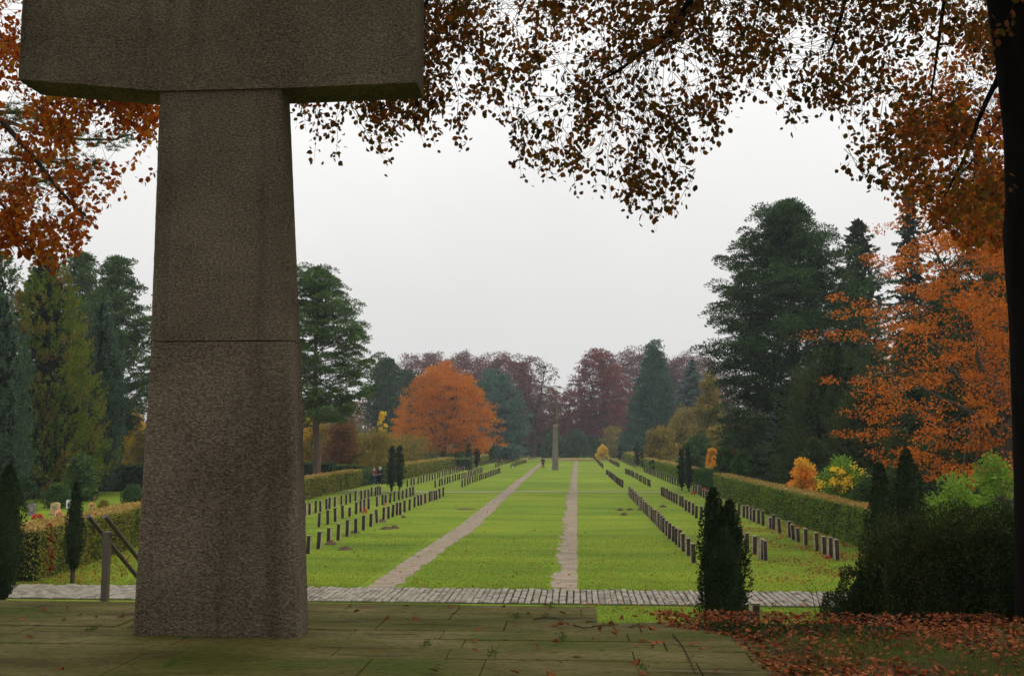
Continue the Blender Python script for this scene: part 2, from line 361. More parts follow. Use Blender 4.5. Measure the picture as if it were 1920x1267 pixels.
# bank to the right of the terrace
bnd = np.array([G(px, py, TZ)[:2] for px, py in [(1112,1122),(1245,1144),(1262,1172),(1330,1182),(1385,1190),(1427,1216),(1475,1267),(1540,1360)]])
bnd = np.vstack([bnd, [bnd[-1][0]+.6, 0.], [bnd[-1][0]+.8, -14]])
bY = bnd[::-1, 1]; bX = bnd[::-1, 0]
def smooth(a, b, x): t = np.clip((x-a)/(b-a), 0, 1); return t*t*(3-2*t)
def bank_z(x, y):
    edge = np.interp(y, bY, bX); d = x-edge+.06*wob(y*3+x*0, 4)
    top = TZ + .045*smooth(0, .35, d) - .06*(d < -.02) + .02*wob(x*1.3+y*.7, 2) * smooth(0, .6, d) + .05*smooth(1.5, 5, d)
    fall = smooth(8.2+.12*wob(x*.9, 7), 15.7, y + .0*x)
    return top*(1-fall) + 0*fall
M['bank'] = noisemat('leafy_bank_soil', [(.028,.020,.010), (.05,.045,.014), (.055,.07,.016)], 2.5, bump=.03, bscale=12)
xs = np.r_[np.arange(.0, 4.5, .06), np.arange(4.5, 16, .3)]; ys = np.r_[np.arange(-14, 4.5, .5), np.arange(4.5, 9.6, .06), np.arange(9.6, 17.2, .25)]
tag(gridmesh(xs, ys, lambda x, y: np.where((x < .3) & (y > 9.0), -.2, bank_z(x, y))-.002, 'bank', M['bank']), kind='structure')

# bank grass blades, ground cover and fallen leaves
def bank_points(n, y0, y1, x1, rs, off=.05):
    y = rs.uniform(y0, y1, n); e = np.interp(y, bY, bX); x = rs.uniform(.2, x1, n); ok = x > e+off
    x, y = x[ok], y[ok]; return np.c_[x, y, bank_z(x, y)]
rs = np.random.RandomState(8)
P = bank_points(120000, 5.2, 9.9, 6.2, rs); nn = np.sin(P[:,0]*2.3+P[:,1]*1.9)+np.sin(P[:,0]*4.1-P[:,1]*3.3)+rs.normal(size=len(P))*.7; P = P[nn > -.1]
g = Geo(); cards(g, P, np.c_[rs.normal(size=(len(P),2))*.6, np.ones(len(P))], rs.uniform(.02,.055,len(P)), .12, rs)
tag(g.build('bank_grass', M['grass_dim']), 'short dull green grass poking through the fallen leaves on the bank', 'grass', kind='stuff')
g = Geo()
P = bank_points(26000, 5.0, 9.7, 6.4, rs, -.12)
dens = .40 + .35*np.sin(P[:,0]*1.7+P[:,1]*2.6) + .8*np.exp(-np.abs(P[:,0]-np.interp(P[:,1], bY, bX))/.35) + .35*smooth(8.3, 9.2, P[:,1]) + .3*(P[:,1] < 6.6)
P = P[rs.rand(len(P)) < dens*1.15]; n = len(P); P[:,2] += rs.uniform(.006,.05,n); P[:,2] = np.maximum(P[:,2], TZ+.008*(P[:,1]<9.2))
fleaves(g, P, np.c_[rs.normal(size=(n,2)), rs.normal(size=n)*.35], rs.uniform(.022,.060,n), .62, rs, fold=.6, flat=np.tile([0,0,1.],(n,1))+rs.normal(size=(n,3))*.3)
tag(g.build('fallen_leaves', M['litter']), 'carpet of red and brown fallen leaves on the bank beside the terrace', 'fallen leaves', kind='stuff')
# leaves scattered on the flagstones: countable ones seen near, built one by one
lp = [(437,939,0),(268,898,0),(345,963,0),(535,951,0),(655,941,0),(690,913,0),(255,1031,0),(187,1053,0),(325,1225,1),(140,948,0),(370,897,0)]
spots = [(x/2.967, 840+y/2.967) for x, y, _ in lp]
lp2 = [(60,240),(47,203),(150,208),(395,270),(340,207),(212,268),(210,287),(527,212),(712,234),(703,322),(680,378),(682,433),(805,213),(828,228),(930,245),(952,178),(1005,246),(1028,194),(1124,250),(1048,298),(1090,305),(1145,306),(1090,393),(1082,432),(988,428),(1148,458),(1103,492),(1265,370),(1292,334),(1388,335),(1380,358),(1412,272),(1485,260),(1505,239),(1450,215),(1245,203),(1576,388),(1612,378),(1525,380),(1546,406),(1487,406),(1520,309),(1572,315),(1447,488),(1535,545),(1072,547),(890,547),(487,540),(1860,541),(1735,403),(1785,393),(1823,415),(1365,298),(860,300),(155,432)]
spots += [(640+x/2.667, 1060+y/2.667) for x, y in lp2]
NTH = ['first','second','third','fourth','fifth','sixth','seventh','eighth','ninth','tenth','eleventh','twelfth','thirteenth','fourteenth','fifteenth','sixteenth','seventeenth','eighteenth','nineteenth','twentieth']+['%d%s' % (q, {1:'st',2:'nd',3:'rd'}.get(q%10,'th')) for q in range(21, 60)]
rs = np.random.RandomState(3)
def qword(px, py): return ('near the foot of the stone pillar' if px < 620 else 'towards the far edge of the terrace' if py < 1150 else 'in the middle of the paving' if px < 1250 else 'close to the leafy bank')
spots.sort(); cnt = {}
for k, (px, py) in enumerate(spots):
    zq = qword(px, py); cnt[zq] = cnt.get(zq, 0)+1
    p = G(px, py, TZ); g = Geo(); rr = np.random.RandomState(100+k)
    s = rr.uniform(.05, .085); A = np.array([[rr.normal(), rr.normal()*.6, .18]])
    fleaves(g, np.array([[0,0,.010]])+p, A, s, .55, rr, fold=.9, flat=np.array([[0,0,1.]]))
    g.tube(np.array([p+[0,0,.010], p-unit(A[0])*s*.3+[0,0,.02]]), .0012, 4)
    o = g.build('fallen_leaf', M['litter'], loc=p)
    tag(o, 'dry curled leaf, %s leaf from the left %s' % (NTH[cnt[zq]-1], qword(px, py)), 'leaf', 'single leaves lying on the terrace '+qword(px, py))
# moss and small weeds in the joints
g = Geo(); 
for (px, py) in [(800,1208),(925,1225),(1055,1195),(968,1155),(1205,1250),(1032,1135),(255,990/2.967+840),(170,1180),(330,1240)]:
    p = G(px, py, TZ); n = 60; q = p + np.c_[rs.normal(size=n)*.02, rs.normal(size=n)*.10, np.zeros(n)]
    cards(g, q, np.c_[rs.normal(size=(n,2))*.7, np.ones(n)], rs.uniform(.012,.035,n), .3, rs)
tag(g.build('joint_weeds', M['shrub_green']), 'tiny green weeds and moss growing in the joints of the flagstones', 'weeds', kind='stuff')
# twigs on terrace
M['twigm'] = M['twig']
for pts in ([(1000,1162),(1020,1158),(1045,1160),(1058,1165)], [(1110,1175),(1135,1172),(1160,1172)], [(1262,1190),(1280,1212),(1292,1235),(1304,1262)], [(1075,1172),(1095,1178),(1112,1176)], [(1098,1166),(1118,1166)], [(1180,1176),(1200,1170)]):
    c = np.array([G(x, y, TZ) for x, y in pts])+[0,0,.006]; g = Geo(); g.tube(c, np.linspace(.006,.003,len(c)), 5, cap=False)
    for q in c[1:-1]: g.tube([q, q+[rs.normal()*.05, rs.normal()*.06, .02]], .002, 4)
    first = pts[0]
    tag(g.build('twig', M['twig'], loc=c[0]), 'thin dark twig lying across the flagstones, %s' % {1000:'the winding one behind the pillar line', 1110:'the straight one right of the winding twig', 1262:'the long one at the bank edge', 1075:'the short bent one at the centre', 1098:'the smallest one at the centre', 1180:'the short one near the terrace corner'}[first[0]], 'twig', 'twigs on the terrace')

# lawn blades near the cobbles + leaf litter on the lawn
rs = np.random.RandomState(12)
n = 110000; y = 28.4+rs.rand(n)**1.6*16; x = rs.uniform(-20, 14, n)
ok = ~((x > -6.25) & (x < -5.0) | (x > -.85) & (x < 0.02)) | (rs.rand(n) < .08); x, y = x[ok], y[ok]
P = np.c_[x, y, lawn_z(x, y)+.028]; g = Geo()
cards(g, P, np.c_[rs.normal(size=(len(P),2))*.7, np.ones(len(P))], rs.uniform(.025,.06,len(P)), .22, rs)
n = 40000; x = rs.uniform(-1, 12, n); y = rs.uniform(17, 26, n); P = np.c_[x, y, np.full(n, .03)]
cards(g, P, np.c_[rs.normal(size=(n,2))*.7, np.ones(n)], rs.uniform(.03,.07,n), .22, rs)
n = 2500; x = rs.uniform(-26, 16, n); y = np.where(rs.rand(n) < .5, 28.38, 25.95)+rs.normal(size=n)*.04; P = np.c_[x, y, np.full(n, .03)]
cards(g, P, np.c_[rs.normal(size=(n,2))*.7, np.ones(n)], rs.uniform(.05,.10,n), .2, rs)
tag(g.build('grass_blades', M['grass_lawn']), 'short bright green mown grass of the lawn along the cobbled path', 'grass', kind='stuff')
g = Geo(); n = 9000
x = 10.8-np.abs(rs.normal(size=n))*2.6; y = 30+rs.rand(n)**1.3*22; ok = (x > 3.5); x, y = x[ok], y[ok]
den = np.sin(x*1.9+y*.9)+np.sin(x*.8-y*1.7)+rs.normal(size=len(x))*.8 > -.3; x, y = x[den], y[den]
P = np.c_[x, y, lawn_z(x, y)+.04+rs.rand(len(x))*.03]
n2 = 2600; x2 = rs.uniform(-19, 12, n2); y2 = 28.5+rs.rand(n2)**1.5*50; P = np.r_[P, np.c_[x2, y2, lawn_z(x2, y2)+.05]]
n3 = 1500; x3 = -12.5-np.abs(rs.normal(size=n3))*2.2-1.5; y3 = rs.uniform(28.6, 40, n3); P = np.r_[P, np.c_[x3, y3, lawn_z(x3, y3)+.05]]
n4 = 500; x4 = rs.uniform(0, 8, n4); y4 = rs.uniform(20, 27.8, n4); P = np.r_[P, np.c_[x4, y4, np.full(n4, .09)]]
n = len(P); fleaves(g, P, np.c_[rs.normal(size=(n,2)), rs.normal(size=n)*.3], rs.uniform(.05,.10,n), .65, rs, fold=.5, flat=np.tile([0,0,1.],(n,1)))
tag(g.build('lawn_leaves', M['litter']), 'brown leaves blown over the lawn, thickest at the near end of the right hedge', 'fallen leaves', kind='stuff')

# molehills
gh = 'molehills on the lawn'
for (px, py, r, lab) in [(723,993,.34,'dark one in front of the left post row'),(739,991,.30,'flat wide one just right of the dark one, left lawn'),(648,1032,.28,'nearest one on the left lawn'),(620,1021,.34,'one at the foot of the second near post, left lawn'),(665,1000,.28,'one beside the fifth post of the left front row'),(715,980,.35,'low one at the foot of the left front row'),(757,972,.2,'small one by the left front row'),(872,955,.8,'broad flat bare patch beside the left path'),(1163,958,.22,'leftmost of the four on the right lawn'),(1181,957,.25,'second of the four on the right lawn'),(1202,957,.25,'one touching the right front post row'),(1170,966,.2,'lower one of the four on the right lawn'),(1243,951,.3,'one between the two right post rows')]:
    p = G(px, py); g = Geo(); rr = np.random.RandomState(int(px)); k, q = 12, 6; hh = .13 if r < .6 else .04
    rad = np.linspace(0.02, 1, q); th = np.arange(k)*2*math.pi/k
    Rr = rad[:, None]*r*(1+.18*np.sin(th*2+px)+.1*rr.normal(size=(q,k))); Z = hh*(1-rad[:, None]**2)*(1+.2*rr.normal(size=(q,k)))
    v = np.stack([Rr*np.cos(th), Rr*np.sin(th)*.8, Z+.02], -1).reshape(-1,3)+p
    i = np.arange(q-1)[:,None]*k; j = np.arange(k)[None,:]; g.add(v, np.stack([i+j, i+(j+1)%k, i+k+(j+1)%k, i+k+j], -1).reshape(-1,4))
    tag(g.build('molehill', M['soil'], loc=p, smooth=True), 'earth molehill, '+lab, 'molehill', gh)

# ================================================================== STONE CROSS (foreground)
def stone_material():
    m, t, o = newmat('bush_hammered_stone'); n = t.nodes.new; l = t.links.new
    tcx = n('ShaderNodeTexCoord')
    mp1 = n('ShaderNodeMapping'); mp1.inputs['Scale'].default_value = (1, 1, 1.7); l(tcx.outputs['Object'], mp1.inputs[0])
    fine = n('ShaderNodeTexNoise'); fine.inputs['Scale'].default_value = 42; fine.inputs['Detail'].default_value = 4; fine.inputs['Roughness'].default_value = .62; l(mp1.outputs[0], fine.inputs['Vector'])
    big = n('ShaderNodeTexNoise'); big.inputs['Scale'].default_value = 1.1; big.inputs['Detail'].default_value = 6; l(tcx.outputs['Object'], big.inputs['Vector'])
    a = n('ShaderNodeMix'); a.inputs[0].default_value = .3; l(fine.outputs['Fac'], a.inputs[2]); l(big.outputs['Fac'], a.inputs[3])
    r = ramp(t, [(.10,.079,.055), (.19,.152,.108), (.27,.22,.16), (.43,.36,.27)], [.38,.46,.54,.64]); l(a.outputs[0], r.inputs[0])
    # rain streaks running down
    mp2 = n('ShaderNodeMapping'); mp2.inputs['Scale'].default_value = (3.2, 3.2, .28); l(tcx.outputs['Object'], mp2.inputs[0])
    st = n('ShaderNodeTexNoise'); st.inputs['Scale'].default_value = .9; st.inputs['Detail'].default_value = 4; l(mp2.outputs[0], st.inputs['Vector'])
    sr = n('ShaderNodeMapRange'); sr.inputs['From Min'].default_value = .52; sr.inputs['From Max'].default_value = .70; sr.inputs['To Max'].default_value = .42; l(st.outputs['Fac'], sr.inputs['Value'])
    mx = n('ShaderNodeMix'); mx.data_type = 'RGBA'; l(sr.outputs[0], mx.inputs[0]); l(r.outputs[0], mx.inputs[6]); mx.inputs[7].default_value = (.035,.03,.022,1)
    # algae near the foot
    sx2 = n('ShaderNodeSeparateXYZ'); l(tcx.outputs['Object'], sx2.inputs[0])
    ar = n('ShaderNodeMapRange'); ar.inputs['From Min'].default_value = .55; ar.inputs['From Max'].default_value = 0; ar.inputs['To Max'].default_value = .55; l(sx2.outputs['Z'], ar.inputs['Value'])
    am = n('ShaderNodeMath'); am.operation = 'MULTIPLY'; l(ar.outputs[0], am.inputs[0]); l(big.outputs['Fac'], am.inputs[1])
    mx2 = n('ShaderNodeMix'); mx2.data_type = 'RGBA'; l(am.outputs[0], mx2.inputs[0]); l(mx.outputs[2], mx2.inputs[6]); mx2.inputs[7].default_value = (.03,.036,.012,1)
    d = n('ShaderNodeBsdfPrincipled'); d.inputs['Roughness'].default_value = .95; d.inputs['Specular IOR Level'].default_value = .03
    l(mx2.outputs[2], d.inputs['Base Color'])
    b = n('ShaderNodeBump'); b.inputs['Distance'].default_value = .065; l(fine.outputs['Fac'], b.inputs['Height']); l(b.outputs[0], d.inputs['Normal'])
    l(d.outputs[0], o.inputs['Surface']); return m
M['stone'] = stone_material()
CY = G(405, 1192, TZ)[1]; CD = .30
ctr = atY(412, 900, CY)[0]
def noise3(p, s, seed):
    r = np.zeros(len(p)); rr = np.random.RandomState(seed)
    for k in range(7):
        d = rr.normal(size=3)*s*(1+k*.8); r += np.sin(p @ d + rr.rand()*6.28)/(1+k*.5)
    return r/3
def slabblock(poly_l, poly_r, zs, y0, y1, nx, ny, seed, extra_z=None, amp=.004):
    """a block swept in z: left/right edge X per level, front y0, back y1, chamfered vertical arrises, rough"""
    per = []
    nz_ = len(zs)
    for k, z in enumerate(zs):
        xl, xr = poly_l[k], poly_r[k]; b = .022
        xs_ = np.linspace(xl+b, xr-b, nx)
        ysd = np.linspace(y0+b, y1-b, ny)
        ring = [(x, y0) for x in xs_] + [(xr, y) for y in ysd] + [(x, y1) for x in xs_[::-1]] + [(xl, y) for y in ysd[::-1]]
        per.append([(x, y, z) for x, y in ring])
    V = np.array(per); n = V.shape[1]
    if extra_z is not None: V[:, :, 2] = extra_z(V)
    flat = V.reshape(-1, 3); dn = noise3(flat, 14, seed)*amp+noise3(flat, 45, seed+1)*amp*.6
    cx = np.array([(np.min(V[:, :, 0])+np.max(V[:, :, 0]))/2, (y0+y1)/2])
    dirs = np.zeros_like(flat); onf = np.abs(flat[:, 1]-y0) < .03; onb = np.abs(flat[:, 1]-y1) < .03
    dirs[onf, 1] = -1; dirs[onb, 1] = 1; rest = ~(onf | onb); dirs[rest, 0] = np.sign(flat[rest, 0]-cx[0])
    flat = flat + dirs*dn[:, None]
    i = np.arange(nz_-1)[:, None]*n; j = np.arange(n)[None, :]
    g = Geo(); g.add(flat, np.stack([i+j, i+(j+1) % n, i+n+(j+1) % n, i+n+j], -1).reshape(-1, 4))
    # caps: pair front and back vertices
    for k, flip in ((0, 1), (nz_-1, 0)):
        base = k*n; fr = list(range(nx)); bk = list(range(nx+ny+nx-1, nx+ny-1, -1))
        q = [(base+fr[a], base+fr[a+1], base+bk[a+1], base+bk[a]) for a in range(nx-1)]
        rt = list(range(nx, nx+ny)); lf = list(range(nx+ny+nx, n))
        g.f.append(np.array(q)); g.m.append(np.zeros(len(q), int))
        sidesq = [(base+nx-1, base+rt[0], base+rt[-1], base+nx+ny), (base, base+nx+ny+nx-1, base+lf[0], base+lf[-1])]
        g.f.append(np.array(sidesq)); g.m.append(np.zeros(2, int))
    return g
def cross_px(px, py): p = atY(px, py, CY); return p[0], p[2]
root = empty('stone_cross', (ctr, CY+CD/2, TZ), 'tall rough brown stone cross with tapering shaft standing on the mossy terrace', 'stone cross')
jx0, jz = cross_px(282, 640); jx1, _ = cross_px(553-6, 641); bx0, bz = cross_px(247, 1192); bx1, _ = cross_px(561, 1192)
tx0, tz = cross_px(299, 172); tx1, _ = cross_px(527, 172)
tz = tz
zs = np.linspace(TZ-.02, jz-.006, 60); t_ = (zs-TZ)/(jz-TZ)
slabblock(bx0+(jx0-bx0)*t_, bx1+(jx1-bx1)*t_, zs, CY, CY+CD, 50, 10, 1).build('lower_shaft', M['stone'], root, smooth=False)
zs = np.linspace(jz+.004, tz+.0, 60); t_ = (zs-jz)/(tz-jz)
slabblock(jx0-.008+(tx0-jx0)*t_, jx1-.004+(tx1-jx1)*t_, zs, CY+.006, CY+CD-.006, 46, 10, 5).build('upper_shaft', M['stone'], root)
# arms: level top far above, underside rising towards both ends
ax0, az0 = cross_px(33, 150); ax1, az1 = cross_px(781, 156)
ym0, ym1 = CY-.012, CY+CD+.10
nz_ = 46; zs = np.linspace(0, 1, nz_); topz = tz+1.35
def arm_z(V):
    x = V[:, :, 0]; half = np.where(x < tx0, (tx0-x)/(tx0-ax0), np.where(x > tx1, (x-tx1)/(ax1-tx1), 0))
    low = tz+.003 + np.where(x < tx0, (az0-tz)*half, (az1-tz)*half)
    return low + (topz-low)*V[:, :, 2]
slabblock(np.full(nz_, ax0), np.full(nz_, ax1), zs, ym0, ym1, 110, 12, 9, extra_z=arm_z).build('crossbar', M['stone'], root)
tw = .5*(tx1-tx0); zs = np.linspace(topz+.002, topz+1.5, 12); slabblock(np.full(12, tx0+.05), np.full(12, tx1-.05), zs, CY+.006, CY+CD-.006, 20, 8, 13).build('head', M['stone'], root)

# ================================================================== HANDRAIL
M['steel'] = noisemat('grey_painted_steel', [(.075,.065,.045), (.12,.105,.075)], 5, rough=.45, spec=.4)
M['railm'] = noisemat('worn_brown_rail', [(.07,.058,.045), (.13,.11,.085)], 5, rough=.35, spec=.5)
pX = atY(199, 1060, 10.05)[0]; root = empty('handrail', (pX, 10.05, TZ-.15), 'grey steel post carrying two brown handrails that slope down the terrace steps', 'handrail')
pt = atY(199, 996, 10.05)[2]
g = Geo(); g.box((pX-.032, 10.02, TZ-.16), (pX+.032, 10.08, pt), bev=.006); g.build('post', M['steel'], root)
for k, dx in ((0, -.088), (1, .088)):
    x = pX+dx; y0 = 9.80; z0 = atY(198, 966, 9.8)[2]-.005; s = -.635
    pts = [(x, y0-.005, z0), (x, y0+.01, z0-.01)]+[(x, y0+t, z0+s*t) for t in np.linspace(.06, 4.1, 12)]
    g = Geo(); g.tube(pts, .024, 12, cap=True); g.build('rail', M['railm'], root, smooth=True)
    zb = z0+s*.25
    g = Geo(); g.tube([(pX, 10.05, pt-.03), (pX+dx*.8, 10.05, pt-.03), (x, 10.05, pt-.02), (x, 10.05, zb-.018)], .007, 8); g.build('bracket', M['steel'], root, smooth=True)
g = Geo(); g.box((pX-.032, 13.72, -.02), (pX+.032, 13.78, .85), bev=.006); g.build('post', M['steel'], root)

# ================================================================== GRAVE POSTS
M['post'] = noisemat('weathered_grave_stone', [(.045,.034,.022), (.085,.066,.045), (.13,.105,.075)], 7, bump=.012, bscale=16, extra=[((.05,.055,.02), 3, .5, .7, (1,1,1))])
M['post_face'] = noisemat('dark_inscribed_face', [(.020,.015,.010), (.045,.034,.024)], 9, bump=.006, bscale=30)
M['post_side'] = noisemat('lit_side_pale_panel', [(.13,.105,.075), (.25,.21,.155), (.36,.31,.23)], 6, bump=.006, bscale=20)  # lit post sides and tops put into the colour; also pale headstone panels
def post_mesh():
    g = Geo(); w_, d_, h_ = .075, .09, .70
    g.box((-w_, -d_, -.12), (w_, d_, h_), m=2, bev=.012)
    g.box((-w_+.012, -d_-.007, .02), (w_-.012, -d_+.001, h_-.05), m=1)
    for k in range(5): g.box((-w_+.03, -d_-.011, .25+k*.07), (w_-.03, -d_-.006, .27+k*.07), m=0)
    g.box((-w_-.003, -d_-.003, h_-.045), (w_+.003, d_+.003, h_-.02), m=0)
    return g
pmaster = None; PG = 'stone grave posts in rows on the lawn'; POSTS = []
ORD = ['nearest','second nearest','third nearest','fourth nearest','fifth nearest','sixth nearest','seventh nearest','eighth nearest','ninth nearest','tenth nearest']
ORD += ['%s from the near end' % s for s in ['eleventh','twelfth','thirteenth','fourteenth','fifteenth','sixteenth','seventeenth','eighteenth','nineteenth','twentieth','21st','22nd','23rd','24th','25th','26th','27th','28th','29th','30th','31st','32nd','33rd','34th','35th','36th','37th','38th','39th','40th']]
prs = np.random.RandomState(44)
def place_post(p, label, group, hs=1.):
    global pmaster
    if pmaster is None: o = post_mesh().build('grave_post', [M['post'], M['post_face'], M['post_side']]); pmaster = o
    else: o = pmaster.copy(); COL.objects.link(o)
    o.location = (p[0], p[1], lawn_z(p[0], p[1])+.02); o.rotation_euler = (prs.normal()*.028, prs.normal()*.028, prs.normal()*.10)
    sw = prs.uniform(.94, 1.06); o.scale = (sw, sw, hs*prs.uniform(.93, 1.07)); tag(o, label, 'grave post', group); POSTS.append(o)
def row_px(pts, desc, near=True, org=(0, 0), sc=1., hs=None):
    for k, q in enumerate(pts):
        p = G(org[0]+q[0]/sc, org[1]+q[1]/sc); h = q[2] if len(q) > 2 else 1.
        place_post(p, 'stone post, %s of %s' % (ORD[k], desc), 'grave posts in '+desc, h)
o6 = (550, 780)
row_px([(103,965),(177,932),(250,895),(315,872),(378,845),(437,823,1.05),(491,802),(543,777),(587,752),(633,738),(666,724),(694,712),(726,700),(749,697),(778,678),(811,665),(848,642),(877,630),(896,624),(923,612),(954,597),(969,590),(985,586),(1003,582),(1024,572),(1047,557)], 'the left row closest to the path', org=o6, sc=3.726)
row_px([(178,782),(240,765),(295,746),(346,723),(396,711,.8),(441,694),(475,680),(498,668),(527,658),(588,639),(625,626),(645,624),(674,609),(707,597),(738,585),(765,578),(793,567),(818,560),(838,552)], 'the middle row left of the path', org=o6, sc=3.726)
row_px([(85,706),(117,697),(157,685),(193,677),(233,660),(254,655),(292,641),(337,628),(370,622),(399,609),(437,596),(476,585),(502,580),(526,575),(547,560),(575,558),(590,553),(607,550)], 'the row along the left hedge', org=o6, sc=3.726)
o8 = (1040, 780)
near = [(806,855),(774,816),(746,790),(725,766),(709,752),(688,735),(665,720),(649,700),(632,682)]
a, b = G(1040+632/3.097, 780+682/3.097), G(1040+432/3.097, 780+465/3.097)
def ground_px(p):   # back to pixel for uniform handling
    d = np.array([p[0], p[1], p[2]-EYE]); c = ROT.T @ d; return 960+FPX*c[0]/-c[2], 633.5-FPX*c[1]/-c[2]
nr = 26; far = [ground_px(a+(b-a)*t) for t in (np.arange(1, nr+1)/nr)]
row_px([(1040+x/3.097, 780+y/3.097) for x, y in near]+far, 'the right row closest to the path')
near = [(1225,845,.98),(1208,838,1.),(1195,832),(1160,808),(1117,787),(1078,755),(1045,742),(1015,720),(985,702),(960,680),(935,662),(905,640),(880,620),(850,606),(822,597),(800,577),(780,560),(762,550),(745,530),(728,522),(708,510),(692,502),(678,494),(664,487),(652,480),(642,475),(632,469),(622,463)]
row_px(near, 'the middle row right of the path', org=o8, sc=3.097)
near = [(1638,843),(1600,830),(1565,810),(1521,793),(1457,760),(1415,742,.85),(1387,730),(1364,714),(1304,690),(1270,668),(1250,662,.8),(1210,645),(1183,630),(1155,618),(1137,610),(1120,600),(1098,592),(1070,578),(1035,560),(1000,545),(960,528),(915,498),(898,490),(880,482),(865,474),(850,466),(835,458),(820,450),(806,443)]
row_px(near, 'the row along the right hedge', org=o8, sc=3.097)
def row_far(p0, p1, n, desc, org, sc):
    a, b = G(org[0]+p0[0]/sc, org[1]+p0[1]/sc), G(org[0]+p1[0]/sc, org[1]+p1[1]/sc)
    for k in range(n):
        t = (k+prs.uniform(-.12, .12))/(n-1); place_post(a+(b-a)*t, 'stone post, '+ORD[k]+' of '+desc, 'grave posts in '+desc)
row_far((1180,500), (1443,398), 20, 'the far row nearest the left path', o6, 3.726)
row_far((997,500), (1318,397), 22, 'the far middle row on the left lawn', o6, 3.726)
row_far((798,495), (1190,385), 24, 'the far row along the left hedge', o6, 3.726)
row_far((302,345), (393,415), 14, 'the far row nearest the right path', o8, 3.097)
row_far((412,335), (554,412), 15, 'the far middle row on the right lawn', o8, 3.097)
row_far((522,325), (716,410), 18, 'the far row along the right hedge', o8, 3.097)
# the most distant rows read as one dense line each: one object of stuff
g = Geo(); o4 = (900, 740)
def post_box(p):
    x, y = p[0], p[1]; z = lawn_z(x, y)+.02; g.box((x-.075, y-.09, z-.1), (x+.075, y+.09, z+.7*prs.uniform(.93,1.05)), bev=.012)
for p0, p1, n, org, sc in [((370,872),(548,805),14,o4,6.333),((185,865),(405,790),16,o4,6.333),((5,850),(250,790),18,o4,6.333),((445,775),(560,742),9,o4,6.333),((580,778),(690,745),8,o4,6.333),
        ((1460,878),(1385,800),12,o4,6.333),((1652,868),(1537,798),13,o4,6.333),((1840,868),(1690,790),13,o4,6.333),((1375,782),(1318,735),9,o4,6.333),((1510,778),(1430,735),9,o4,6.333)]:
    a, b = G(org[0]+p0[0]/sc, org[1]+p0[1]/sc), G(org[0]+p1[0]/sc, org[1]+p1[1]/sc)
    for k in range(n): post_box(a+(b-a)*k/(n-1))
tag(g.build('distant_grave_posts', M['post']), 'dense dark rows of small grave posts at the far end of the lawn', 'grave posts', kind='stuff')
# single short post on the grass below the terrace
p = atY(1413, 1131, 21.4); o = pmaster.copy(); COL.objects.link(o); o.location = (p[0], 21.4, .03); o.scale = (1.1, 1.1, p[2]/.7); tag(o, 'lone stone post on the grass between the dark yew and the bank', 'grave post')

# far monument
root = empty('far_monument', G(1041, 882), 'slender tapering grey stone monument standing on the lawn between the paths', 'monument')
mY = G(1041, 882)[1]; 
M['farstone'] = noisemat('grey_stone', [(.12,.10,.078), (.19,.165,.13)], 2, bump=.01)
M['farstone_dark'] = noisemat('hazed_grey_stone', [(.09,.07,.055), (.15,.12,.095)], 2, bump=.01)  # haze over the monument's head put into a darker brown tone
def prism(g, x0, x1, u0, u1, z0, z1, y, d):
    v = [(x0,y-d,z0),(x1,y-d,z0),(x1,y+d,z0),(x0,y+d,z0),(u0,y-d*.8,z1),(u1,y-d*.8,z1),(u1,y+d*.8,z1),(u0,y+d*.8,z1)]
    g.add(v, [(0,3,2,1),(4,5,6,7),(0,1,5,4),(1,2,6,5),(2,3,7,6),(3,0,4,7)])
def mx(px, py): q = atY(px, py, mY); return q[0], q[2]
g = Geo(); a = mx(1035,882)[0]; b = mx(1047,882)[0]; c, zt = mx(1037.2,800); d = mx(1045.5,800)[0]; prism(g, a, b, c, d, -.1, zt, mY, .45); g.build('shaft', M['farstone'], root)
g = Geo(); z1 = mx(0,797)[1]; prism(g, c-.05, d+.05, c-.05, d+.05, zt+.002, z1, mY, .5); g.build('crossbar', M['farstone'], root)
g = Geo(); a = mx(1037.5,797)[0]; b = mx(1042,797)[0]; prism(g, a, b, a+.05, b-.02, z1+.002, mx(0,766)[1], mY+.25, .18); g.build('side_fin', M['post'], root)  # dark post tone stands in for the haze on this upper part
g = Geo(); a = mx(1042.3,797)[0]; b = mx(1045.6,797)[0]; prism(g, a, b, a+.05, b-.05, z1+.002, mx(0,760)[1], mY-.1, .2); g.build('head', M['farstone_dark'], root)

